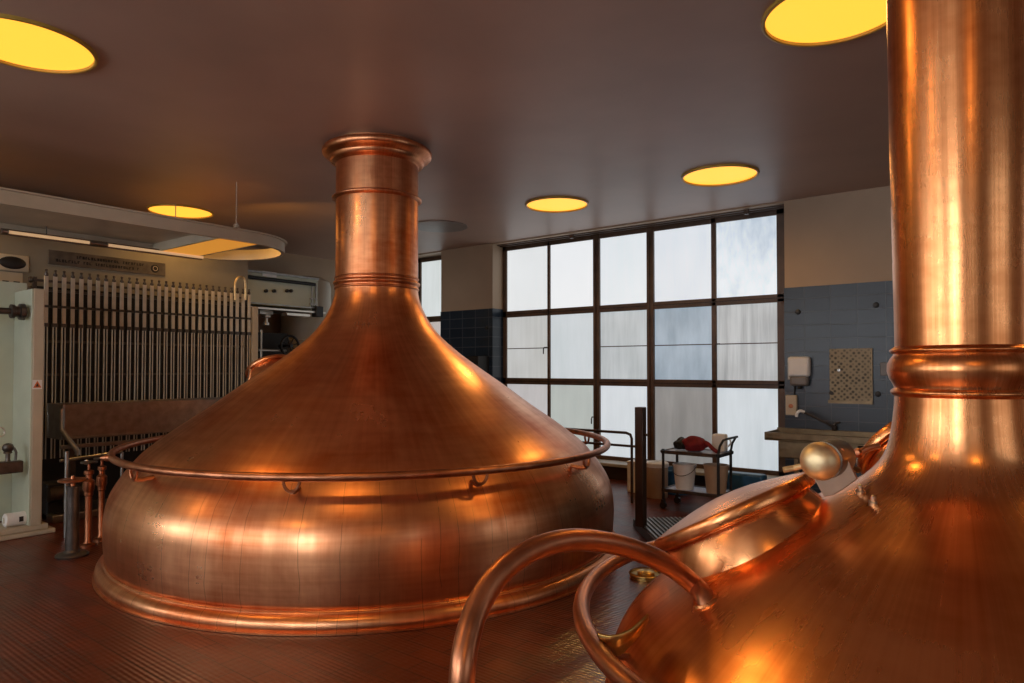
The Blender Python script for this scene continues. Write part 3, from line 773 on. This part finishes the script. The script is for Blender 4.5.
# storage tank and dark machine under the shelf
tk = onX(306, 340, -10.88)
t = thing('beige_tank', 'tall beige cylindrical tank half hidden behind the copper dome', 'tank', (tk.x, tk.y, 0))
MB().lathe([(.44, 0), (.45, .02), (.45, 3.2), (.42, 3.31), (.3, 3.39), (0, 3.43)], t.location, n=48, cap0=False).build('tank_shell', 'cream', t)
MB().lathe(bead(2.2, .448, .015, .02), t.location, n=48, cap0=False, cap1=False).build('tank_band', 'cream', t)
XM = -10.1
ym0 = onX(259, 340, XM).y
t = thing('valve_machine', 'dark valve assembly with chrome spindle and handwheel under the steel shelf', 'valve', (XM, ym0+.3, 0))
MB().box((XM-.55, ym0-.1, 0), (XM-.31, ym0+.75, 2.3)).build('machine_body', 'near_black', t)
p = onX(266, 316, XM)
MB().lathe([(.05, 0), (.05, .04), (.03, .05), (.03, .12), (.07, .13), (.07, .17), (.03, .18), (.02, .3)], V(XM, p.y, p.z-.15), n=20).build('spindle', 'steel_light', t)
MB().box((XM-.03, onX(259, 315, XM).y, p.z+.03), (XM+.03, onX(272, 315, XM).y, p.z+.07)).build('yoke', 'steel_light', t)
p = onX(261, 345, XM); MB().tube([V(XM, p.y, 1.4), V(XM, p.y, p.z+.25)], .018, 10).build('riser', 'steel_light', t)
p1_, p2_ = onX(258, 350, XM), onX(286, 350, XM)
MB().tube([p1_, V(XM, p2_.y, p1_.z)], .02, 10).build('cross_tube', 'steel_light', t)
hw = onX(290, 346, XM+.05)
wh = MB(); wh.tube([hw+V(0, .17*math.cos(a), .17*math.sin(a)) for a in [2*PI*i/32 for i in range(32)]], .022, 8, closed=True)
for k in range(4):
    a = PI*k/4+.3; wh.tube([hw-V(0, .17*math.cos(a), .17*math.sin(a)), hw+V(0, .17*math.cos(a), .17*math.sin(a))], .011, 6)
wh.tube([hw-V(.3, 0, 0), hw+V(.05, 0, 0)], .03, 10); wh.build('handwheel', 'black', t)

# ------------------------------------------------------------------ steel trough in front of the pipes
XT = -8.6
ty0, ty1 = onX(62, 420, XT).y, onX(228, 420, XT).y+.8
t = thing('steel_trough', 'long grey steel collecting trough standing in front of the gauge pipes', 'trough', (XT, ty0, 0))
MB().box((XT-.03, ty0, .92), (XT, ty1, 1.295)).box((XT-.45, ty0, .92), (XT-.42, ty1, 1.295)).box((XT-.45, ty0, .92), (XT, ty0+.03, 1.295)).box((XT-.45, ty0, .90), (XT, ty1, .93)).build('trough_body', 'steel', t, bevel=.006)
MB().box((XT-.0, ty0-.02, .80), (XT+.03, ty1, .845)).build('lower_rail', 'steel', t, bevel=.006)
MB().tube([V(XT+.02, ty0-.01, 1.25), V(XT+.02, ty0-.01, 1.02), V(XT+.16, ty0+.10, .78), V(XT+.16, ty0+.10, .74)], .028, 10).build('end_brace', 'steel', t)
for y in (ty0+.1, ty0+1.2, ty0+2.3):
    MB().box((XT-.1, y, 0), (XT-.05, y+.06, .92)).build('leg', 'steel_dark', t)
MB().box((XT-.35, ty0-.1, 0), (XT-.1, ty0+.35, .42)).build('drain_box', 'near_black', t, bevel=.02)
MB().tube([V(XT-.07, ty0-.1, .30), V(XT-.07, ty0+.3, .30)], .085, 20).build('drain_pipe', 'steel_dark', t)
# low stone kerb under the trough
MB().box((XT-.55, ty0-.1, 0), (XT+.06, ty1, .09)).build('floor_kerb', 'steel', t, bevel=.015)

# ------------------------------------------------------------------ white frame cabinet at the left edge
XF = -8.1
fy0, fy1 = onX(32, 400, XF).y, onX(43.5, 400, XF).y
xjb = onY(14, 400, fy0).x
t = thing('white_frame_cabinet', 'pale green and cream upright frame cabinet on a low plinth at the left edge', 'cabinet', (XF, fy0, 0))
ztop = onX(43, 289, XF).z
MB().box((xjb+.01, fy0+.004, .10), (XF, fy1, ztop)).build('upright', 'cream', t, bevel=.008)
MB().box((xjb-.05, -1.0, .10), (xjb+.005, fy0+.1, ztop+.1)).build('back_panel', 'pale_green', t)
MB().box((xjb+.01, fy0-.012, .105), (XF-.004, fy0+.004, ztop-.005)).build('inner_jamb', 'pale_green', t, bevel=.004)
MB().box((XF-.45, -1.0, .0), (XF+.02, fy1+.12, .05)).box((XF-.42, -1.0, .05), (XF+.0, fy1+.06, .105)).build('plinth', 'cream', t, bevel=.01)
# warning label
w0, w1_ = onX(32.5, 380, XF+.003), onX(42, 389, XF+.003)
wl = MB().box((XF, w0.y, w1_.z), (XF+.003, w1_.y, w0.z)); wlo = wl.build('warning_label', 'white', t); wlo['label'] = 'white label with an orange warning triangle'
cy_, dz = (w0.y+w1_.y)/2, (w0.z-w1_.z)
hy = (w1_.y-w0.y)/2*.86
MB().prism([V(XF+.003, cy_-hy, w1_.z+dz*.15), V(XF+.003, cy_+hy, w1_.z+dz*.15), V(XF+.003, cy_, w0.z-dz*.08)], V(.002, 0, 0)).build('warning_triangle', 'orange', wlo)
MB().prism([V(XF+.0055, cy_-hy*.4, w1_.z+dz*.28), V(XF+.0055, cy_+hy*.4, w1_.z+dz*.28), V(XF+.0055, cy_, w1_.z+dz*.66)], V(.002, 0, 0)).build('warning_symbol', 'ink', wlo)
# upper pipe ending in a flange
p = onX(24, 312, XF-.10)
t = thing('flanged_pipe', 'dark horizontal pipe ending in a round flange on the white frame at the left edge', 'pipe', p)
MB().tube([V(p.x, -.8, p.z), V(p.x, p.y-.06, p.z)], .034, 14).build('pipe', 'steel_dark', t)
MB().lathe([(.045, -.12), (.07, -.115), (.07, -.085), (.055, -.08), (.055, -.045), (.082, -.04), (.085, -.02), (.085, .0), (.06, .012), (.0, .016)], V(p.x, p.y, p.z), V(0, 1, 0), n=28).build('flange', 'steel_dark', t)
# lower pipe with small valve
p = onX(22, 466, XF-.06)
t = thing('sampling_pipe', 'dark square pipe stub carrying a small round-headed tap at the left edge', 'pipe', p)
MB().box((p.x-.05, -.6, p.z-.06), (p.x+.05, p.y, p.z+.06)).build('pipe_body', 'steel_dark', t, bevel=.012)
kp = onX(8, 448, XF-.06)
MB().lathe([(.03, p.z+.05-kp.z), (.02, p.z+.08-kp.z), (.02, -.06), (.04, -.05), (.03, -.03), (0.02, -.025)], kp, n=16).build('tap_stem', 'steel_dark', t)
MB().lathe([(0.0, -.05), (.03, -.04), (.048, -.015), (.05, .01), (.04, .035), (.02, .046), (0, .05)], kp, n=20).build('tap_knob', 'steel_dark', t)
MB().tube([kp+V(0, .05, .0), kp+V(0, .07, -.05), kp+V(0, .065, -.13)], .012, 8).build('tap_lever', 'steel', t)
kq = onX(1, 432, XF-.06)
MB().tube([kq+V(0, .03*math.cos(a), .045*math.sin(a)) for a in [2*PI*i/16 for i in range(16)]], .008, 6, closed=True).build('ring_handle', 'steel_light', t)
# white roll lying on the plinth
p0, p1 = onX(4, 512, XF-.12), onX(25.5, 510, XF-.12)
rz = .105+.068
t = thing('white_canister', 'white cylindrical canister lying on the plinth inside the white frame', 'canister', (p0.x, (p0.y+p1.y)/2, rz))
MB().lathe([(0, .004), (.035, .002), (.04, -.004), (.058, 0), (.068, .01), (.068, p1.y-p0.y-.01), (.06, p1.y-p0.y)], V(p0.x, p0.y, rz), V(0, 1, 0), n=32).build('canister_body', 'white', t)
MB().box((p0.x+.064, p0.y+(p1.y-p0.y)*.6, rz-.02), (p0.x+.0695, p0.y+(p1.y-p0.y)*.8, rz+.03)).build('dark_mark', 'black', t)
MB().lathe([(.0, -.002), (.03, -.002), (.03, .004)], V(p0.x, p0.y, rz), V(0, 1, 0), n=20).build('end_cap', 'offwhite', t)

# ------------------------------------------------------------------ valve stands beside the big kettle
p = onz(72, 556, 0)
D_ = (p-CAM).dot(_fh)
def zat(y, pt): return 1.7-(y-368)/FPX*((pt-CAM).dot(_fh))
t = thing('valve_stand', 'thick dark valve post with flat copper handwheel left of the big kettle', 'valve', p)
zt = zat(480, p)
MB().lathe([(.13, 0), (.135, .015), (.12, .03), (.07, .04), (.055, .06), (.052, .5), (.05, zt-.1), (.055, zt-.05)], p, n=28, cap0=False).build('post', 'steel_dark', t)
MB().lathe([(.02, zt-.06), (.02, zt-.015), (.10, zt-.012), (.118, zt-.004), (.12, zt+.006), (.11, zt+.014), (.02, zt+.018), (.015, zt+.04), (0, zt+.045)], p, n=32).build('handwheel', 'copper_pipe', t)
for k_, (xx, yb, yt, r) in enumerate(((88, 546, 462, .030), (101, 540, 458, .028))):
    p = onz(xx, yb, 0)
    lab = ('slim copper valve riser next to the thick dark post', 'slim copper valve riser touching the flank of the big kettle')[k_]
    t = thing('valve_riser', lab, 'valve', p, 'copper valve risers by the kettle')
    zt = zat(yt, p)
    MB().lathe([(.07, 0), (.07, .02), (.04, .03), (r, .05), (r, zt-.32), (r*1.3, zt-.31), (r*1.3, zt-.28)], p, n=20, cap0=False).build('riser', 'copper_dark', t)
    MB().lathe([(r*1.3, zt-.28), (r*1.7, zt-.25), (r*1.7, zt-.18), (r, zt-.16), (r*.9, zt-.12), (r*1.4, zt-.11), (r*1.4, zt-.08), (.012, zt-.07), (.012, zt-.01)], p, n=20).build('valve_body', 'copper_dark', t)
    MB().lathe([(.012, zt-.012), (.07, zt-.008), (.075, zt+.0), (.07, zt+.008), (.012, zt+.012)], p, n=24).build('handwheel', 'steel_dark', t)
    MB().tube([V(p.x, p.y, zt-.2), V(p.x, p.y, zt-.2)+az(-60)*.06, V(p.x, p.y, zt-.27)+az(-60)*.08], .014, 8).build('outlet', 'copper_dark', t)
# thin barrier rail from the trough toward the kettle
pa, pb = onX(60, 461, -7.75), onz(122, 452, onX(60, 461, -7.75).z+.02)
t = thing('thin_guard_rail', 'thin horizontal steel guard rail running from a slim post to the big kettle', 'rail', (pa.x, pa.y, 0))
MB().tube([pa, pb], .016, 10).build('rail', 'steel', t)
MB().tube([V(pa.x, pa.y+.06, 0), V(pa.x, pa.y+.06, pa.z+.09)], .020, 10).build('post', 'steel', t)
MB().tube([V(pb.x, pb.y, 0), pb], .016, 10).build('post', 'steel', t)
MB().lathe([(0, -.03), (.02, -.02), (.024, 0), (.016, .02), (0, .03)], pa+V(.05, .22, -.03), n=12).build('knob', 'steel_light', t)

# ------------------------------------------------------------------ right background: post, railing, grating
pp = onz(641, 526, .09)
dpt = (pp-CAM).dot(_fh)
zt = 1.7-(407-368)/FPX*dpt
t = thing('standing_post', 'tall dark brown square post standing on a ribbed plate in front of the big window', 'post', (pp.x, pp.y, .09))
MB().box((pp.x-.045, pp.y-.045, .088), (pp.x+.045, pp.y+.045, zt)).build('post_shaft', 'post_brown', t, bevel=.006)
MB().tube([V(pp.x+.04, pp.y, zt-.28), V(pp.x+.08, pp.y, zt-.28)], .012, 8).build('peg', 'post_brown', t)
ZG = .10
g0 = onz(633, 517, ZG); g1 = onz(657, 541, ZG)
e1 = (g1-g0).normalized(); e2 = V(-e1.y, e1.x, 0)
if e2.dot(RT) < 0: e2 = -e2
L1, L2 = (g1-g0).length, .62
t = thing('ribbed_plate', 'low ribbed metal step plate at the foot of the brown post', 'step plate', (g0.x, g0.y, 0))
def slab(mb, a0, a1, b0, b1, z0, z1):
    q = [g0+e1*a0+e2*b0, g0+e1*a1+e2*b0, g0+e1*a1+e2*b1, g0+e1*a0+e2*b1]
    return mb.hexa([V(p.x, p.y, z0) for p in q]+[V(p.x, p.y, z1) for p in q])
slab(MB(), 0, L1, 0, L2, 0, ZG-.012).build('plate_base', 'post_brown', t, bevel=.006)
for i in range(13):
    b0 = .02+(L2-.06)*i/12
    slab(MB(), .02, L1-.02, b0, b0+.02, ZG-.012, ZG+.003).build('rib', 'steel', t)
# pipe railing behind the kettle
ra = onz(632, 503, 0); dra = (ra-CAM).dot(_fh)
zr = 1.7-(433-368)/FPX*dra; zr2 = 1.7-(446-368)/FPX*dra
dirr = V(-1, 0, 0)
t = thing('pipe_railing', 'thin dark two-rail pipe railing between the big kettle and the brown post', 'railing', ra)
lg = 1.6
MB().tube([V(ra.x, ra.y, 0), V(ra.x, ra.y, zr-.07), V(ra.x, ra.y, zr-.02)+dirr*.02, V(ra.x, ra.y, zr)+dirr*.08, V(ra.x, ra.y, zr)+dirr*lg], .018, 10).build('top_rail', 'post_brown', t)
MB().tube([V(ra.x, ra.y, zr2)-dirr*.1, V(ra.x, ra.y, zr2)+dirr*lg], .016, 10).build('mid_rail', 'post_brown', t)
MB().tube([V(ra.x, ra.y, 0)+dirr*lg, V(ra.x, ra.y, zr)+dirr*lg], .018, 10).build('post', 'post_brown', t)

# ------------------------------------------------------------------ trolley and its load
fl_ = onz(665.5, 450, .70); fr_ = onz(716, 455.5, .70)
cx0, cx1, cy0, cy1 = fl_.x, fr_.x, (fl_.y+fr_.y)/2, (fl_.y+fr_.y)/2+.40
t = thing('service_trolley', 'dark two-shelf service trolley with a looped push handle by the window', 'trolley', ((cx0+cx1)/2, (cy0+cy1)/2, 0))
for z, mt in ((.685, 'glare_shelf'), (.225, 'glare_shelf')):
    MB().box((cx0, cy0, z), (cx1, cy1, z+.012)).build('shelf', mt, t)
    MB().box((cx0-.015, cy0-.015, z-.02), (cx1+.015, cy0+.005, z+.02)).box((cx0-.015, cy1-.005, z-.02), (cx1+.015, cy1+.015, z+.02)).box((cx0-.015, cy0, z-.02), (cx0+.005, cy1, z+.02)).box((cx1-.005, cy0, z-.02), (cx1+.015, cy1, z+.02)).build('shelf_rim', 'steel_dark', t)
for x in (cx0, cx1):
    for y in (cy0, cy1):
        MB().tube([V(x, y, .10), V(x, y, .72)], .017, 10).lathe([(.024, 0), (.034, .01), (.034, .035), (.015, .045)], V(x, y, .67), n=14).build('leg', 'black', t)
        MB().tube([V(x, y-.016, .042), V(x, y+.016, .042)], .042, 18).box((x-.018, y-.026, .05), (x+.018, y+.026, .11)).build('caster', 'black', t)
hd = [V(cx1, cy0, .70), V(cx1+.02, cy0, .80), V(cx1+.06, cy0, .87), V(cx1+.09, cy0+.03, .885), V(cx1+.09, cy1-.03, .885), V(cx1+.06, cy1, .87), V(cx1+.02, cy1, .80), V(cx1, cy1, .70)]
MB().tube(hd, .014, 10).build('push_handle', 'black', t)
# red bundle
p = V(cx0+.30, cy0+.2, .70)
t = thing('red_bundle', 'crumpled red cloth bundle with a dark end lying on the trolley', 'bundle', p)
def blob(c, s, seed, amp=.12, n=24):
    mb = MB(); bmesh.ops.create_icosphere(mb.bm, subdivisions=4, radius=1.0)
    rnd = random.Random(seed); ks = [(Vector((rnd.uniform(-1, 1), rnd.uniform(-1, 1), rnd.uniform(-1, 1))).normalized(), rnd.uniform(3, 7), rnd.uniform(0, 6)) for _ in range(7)]
    for v in mb.bm.verts:
        d = v.co.normalized(); f = 1+amp*sum(math.sin(k.dot(d)*w_+ph) for k, w_, ph in ks)/2.4
        q = V(d.x*s[0]*f, d.y*s[1]*f, d.z*s[2]*f); q.z = max(q.z, -s[2]*.85)
        v.co = Vector(c)+q
    return mb
blob(p+V(.02, 0, .085), (.155, .12, .098), 4, .13).build('red_cloth', 'red', t, smooth=180)
blob(p+V(-.15, 0, .075), (.09, .09, .075), 5, .15).build('dark_end', 'near_black', t, smooth=180)
MB().tube(smoothpts([p+V(.13, -.02, .12), p+V(.20, -.04, .10), p+V(.27, -.07, .05), p+V(.33, -.08, .02)], 4), [.025]*13, 8).build('red_sleeve', 'red', t)
# white jug
p = V(cx1-.085, cy1-.07, .70)
t = thing('white_jug', 'white plastic jug with a handle standing at the back of the trolley', 'jug', p)
MB().box((p.x-.10, p.y-.06, p.z), (p.x+.06, p.y+.06, p.z+.21)).build('jug_body', 'white', t, bevel=.02)
MB().tube(smoothpts([p+V(.055, 0, .17), p+V(.10, 0, .15), p+V(.11, 0, .10), p+V(.055, 0, .05)], 4), .010, 8).build('jug_handle', 'white', t)
# bucket on the lower shelf
p = V(cx0+.20, cy0+.17, .237)
t = thing('white_bucket', 'white bucket with wire handle on the lower shelf of the trolley', 'bucket', p)
MB().lathe([(.105, 0), (.135, .28), (.143, .285), (.143, .30), (.132, .30), (.102, .012), (0, .012)], p, n=36).build('bucket_body', 'white', t)
MB().tube([p+V(.14*math.cos(a), -.14*abs(math.sin(a))*1.0, .27-.10*abs(math.sin(a))) for a in [PI*i/14 for i in range(15)]], .004, 6).build('wire_handle', 'steel_dark', t)
p = V(cx1-.08, cy0+.14, .237)
t = thing('beige_bin', 'beige brown plastic bin on the lower shelf behind the trolley leg', 'bin', p)
MB().lathe([(.11, 0), (.14, .31), (.148, .315), (.148, .33), (.135, .33), (.11, .012), (0, .012)], p, n=32).build('bin_body', 'beige', t)
# blue tub behind, blue coiled hose reel
p = onz(699, 484, 0); 
t = thing('blue_tub', 'blue plastic tub with a white side on the floor behind the trolley', 'tub', (-3.95, 8.75, 0))
MB().lathe([(.19, 0), (.22, .30), (.235, .31), (.235, .33), (.215, .33), (.18, .02), (0, .02)], t.location, n=32).build('tub_body', 'blue', t)
p = V(-3.25, 8.85, 0)
t = thing('blue_hose_reel', 'blue hose reel with a white hub on the floor right of the trolley', 'hose reel', p)
MB().box((p.x-.25, p.y-.08, 0), (p.x+.45, p.y+.12, .34)).build('reel_case', 'blue', t, bevel=.03)
hb = MB(); hb.tube([p+V(-.12+.10*math.cos(a), -.1, .19+.10*math.sin(a)) for a in [2*PI*i/24 for i in range(24)]], .016, 8, closed=True); hb.build('hub_ring', 'white', t)
# white bins left of the trolley
p = onz(657, 497, 0)
t = thing('white_bin', 'white cylindrical bin standing left of the trolley', 'bin', p)
MB().lathe([(.135, 0), (.14, .01), (.145, .42), (.15, .425), (.15, .445), (.13, .455), (0, .46)], p, n=36).build('bin_body', 'beige', t)
MB().lathe([(.151, .40), (.154, .405), (.154, .45), (.13, .465), (0, .468)], p, n=36, cap0=False).build('bin_lid', 'white', t)
p = onz(639, 492, 0)
t = thing('white_box', 'narrow white box mostly hidden behind the brown post', 'box', p)
MB().box((p.x-.13, p.y-.1, 0), (p.x+.12, p.y+.1, .40)).build('box_body', 'white', t, bevel=.01)
MB().box((p.x-.135, p.y-.105, .40), (p.x+.125, p.y+.105, .425)).build('box_lid', 'white', t, bevel=.008)

# ------------------------------------------------------------------ sink corner
sx0, sx1, sy0, sy1 = -2.74, -.6, 8.66, 9.2
zt = .905
t = thing('steel_sink_bench', 'steel sink bench with raised rim under the blue tiled wall', 'sink', (sx0, sy0, 0))
b_ = MB()
b_.box((sx0, sy0, zt-.09), (sx1, sy0+.03, zt)).box((sx0, sy1-.03, zt-.09), (sx1, sy1, zt+.02)).box((sx0, sy0, zt-.09), (sx0+.03, sy1, zt)).box((sx1-.03, sy0, zt-.09), (sx1, sy1, zt)).box((sx0, sy0, zt-.1), (sx1, sy1, zt-.07))
b_.build('bench_top', 'wood', t, bevel=.004)
MB().box((sx0+.15, sy0+.06, zt-.31), (sx0+1.05, sy1-.06, zt-.1)).build('basin', 'wood', t, bevel=.01)
for x in (sx0+.33, sx1-.15):
    for y in (sy0+.08, sy1-.1): MB().box((x, y, 0), (x+.05, y+.05, zt-.1)).build('leg', 'wood', t)
p = onY(835, 425, YF-.02)
t = thing('swivel_faucet', 'dark wall faucet with long swivel spout and pale tip over the sink', 'faucet', p)
MB().tube(smoothpts([V(p.x, YF, p.z-.02), V(p.x, YF-.08, p.z-.02), V(p.x-.03, YF-.12, p.z+.0), V(p.x-.18, YF-.2, p.z+.09), V(p.x-.30, YF-.26, p.z+.16)], 5), .014, 10).build('spout', 'steel_dark', t)
tp = V(p.x-.30, YF-.26, p.z+.16)
MB().tube(smoothpts([tp, tp+V(-.04, -.02, .015), tp+V(-.075, -.03, -.01), tp+V(-.085, -.03, -.06)], 4), .019, 10).build('spout_tip', 'white', t)
MB().lathe([(.03, 0), (.035, .02), (.035, .05), (.02, .06), (.02, .08)], V(p.x, YF-.06, p.z-.06), n=16).build('tap_body', 'steel_dark', t)
MB().tube([V(p.x+.0, YF-.06, p.z+.02), V(p.x+.07, YF-.08, p.z+.04)], .010, 8).build('tap_lever', 'steel_dark', t)
# soap dispenser
x0, x1 = -2.585, -2.32
t = thing('soap_dispenser', 'white wall soap dispenser with a grey lower window on the blue tiles', 'dispenser', ((x0+x1)/2, YF-.01, 1.47))
MB().box((x0, YF-.13, 1.59), (x1, YF-.008, 1.845)).build('cover', 'white', t, bevel=.03)
MB().box((x0+.02, YF-.12, 1.47), (x1-.02, YF-.008, 1.60)).build('lower_window', 'grey', t, bevel=.03)
MB().lathe([(.02, 0), (.03, .02), (.02, .05)], V((x0+x1)/2, YF-.07, 1.43), n=12).build('nozzle', 'black', t)
MB().box((x0-.004, YF-.10, 1.55), (x0+.02, YF-.02, 1.83)).build('side_strip', 'white', t, bevel=.008)
x0, x1 = -2.63, -2.49
t = thing('wall_switch_box', 'small cream box with a dark dot below the soap dispenser', 'switch', ((x0+x1)/2, YF-.01, 1.08))
MB().box((x0, YF-.07, 1.09), (x1, YF-.008, 1.35)).build('case', 'offwhite', t, bevel=.012)
MB().lathe([(.028, 0), (.028, .008), (0, .01)], V((x0+x1)/2, YF-.07, 1.21), V(0, -1, 0), n=20).build('dark_button', 'copper_dark', t)
MB().tube([V((x0+x1)/2+.03, YF-.03, 1.35), V((x0+x1)/2+.04, YF-.03, 1.47)], .010, 8).build('cable', 'black', t)
# perforated board
x0, x1, z0, z1 = -2.10, -1.63, 1.30, 1.94
t = thing('perforated_board', 'square beige perforated board hung on the blue tiles above the sink', 'board', ((x0+x1)/2, YF-.01, z0))
MB().box((x0, YF-.04, z0), (x1, YF-.012, z1)).build('board_panel', 'board', t)
MB().box((x0-.02, YF-.05, z0-.04), (x1+.01, YF-.008, z0)).box((x1, YF-.045, z0), (x1+.012, YF-.008, z1)).build('board_edge', 'wood', t)
MB().lathe([(.02, 0), (.02, .012), (0, .014)], V(x0+.11, YF-.04, (z0+z1)/2+.05), V(0, -1, 0), n=16).build('eyelet', 'steel', t)
g = None
for i, (x, y, lab) in enumerate(((798, 312, 'small dark wall plug in the tiles high above the soap dispenser'), (876, 305, 'small dark wall plug in the tiles nearest the copper neck, upper one'), (832, 393, 'small dark wall plug at the lower left corner of the perforated board'), (878, 394, 'small dark wall plug right of the lower edge of the perforated board'))):
    p = onY(x, y, YF-.01)
    o = tag(MB().lathe([(.028, 0), (.034, .006), (.03, .028), (.012, .034), (0, .034)], p, V(0, -1, 0), n=14).build('wall_plug', 'black', None, origin=p), lab, 'wall plug', 'dark wall plugs in the tiles')
p = onY(887, 369, YF-.01)
t = thing('wall_socket', 'pale square wall socket on the tiles between the board and the copper neck', 'socket', p)
MB().box((p.x-.07, YF-.03, p.z-.08), (p.x+.07, YF-.008, p.z+.08)).build('cover_plate', 'grey', t, bevel=.008)
MB().lathe([(.028, 0), (.028, .01), (0, .01)], V(p.x+.03, YF-.03, p.z), V(0, -1, 0), n=16).build('socket_face', 'white', t)
p = onY(790, 470, YF-.01)
# dark plug on the pier and dark cabinet edge seen over the dome
p = onY(487, 328, YF-.01)
tag(MB().lathe([(.028, 0), (.034, .006), (.03, .028), (.012, .034), (0, .034)], p, V(0, -1, 0), n=14).build('wall_plug', 'black', None, origin=p), 'small dark wall plug in the tiled pier between the two windows', 'wall plug', 'dark wall plugs in the tiles')
a, b = onY(462, 355, YF-.25), onY(480, 372, YF-.25)
tag(MB().box((a.x-.3, YF-.3, 0), (b.x, YF-.01, onY(470, 356, YF-.25).z)).build('dark_cupboard', 'near_black', None, origin=(b.x, YF-.2, 0), bevel=.01), 'dark cupboard against the tiled pier, its top just visible over the copper dome', 'cupboard')

# ------------------------------------------------------------------ light
w = bpy.data.worlds.new('world'); S.world = w; w.use_nodes = True
w.node_tree.nodes['Background'].inputs['Color'].default_value = (.6, .65, .7, 1)
w.node_tree.nodes['Background'].inputs['Strength'].default_value = .1

vs = S.view_settings
S.display_settings.display_device = 'sRGB'
vs.view_transform = 'Standard'; vs.look = 'None'; vs.gamma = 1.0; vs.exposure = 0.0
vs.use_curve_mapping = False
try:
    S.cycles.use_denoising = True; S.cycles.denoising_prefilter = 'ACCURATE'
    S.cycles.max_bounces = 10; S.cycles.diffuse_bounces = 5; S.cycles.glossy_bounces = 6
    S.cycles.sample_clamp_indirect = 6
except Exception: pass
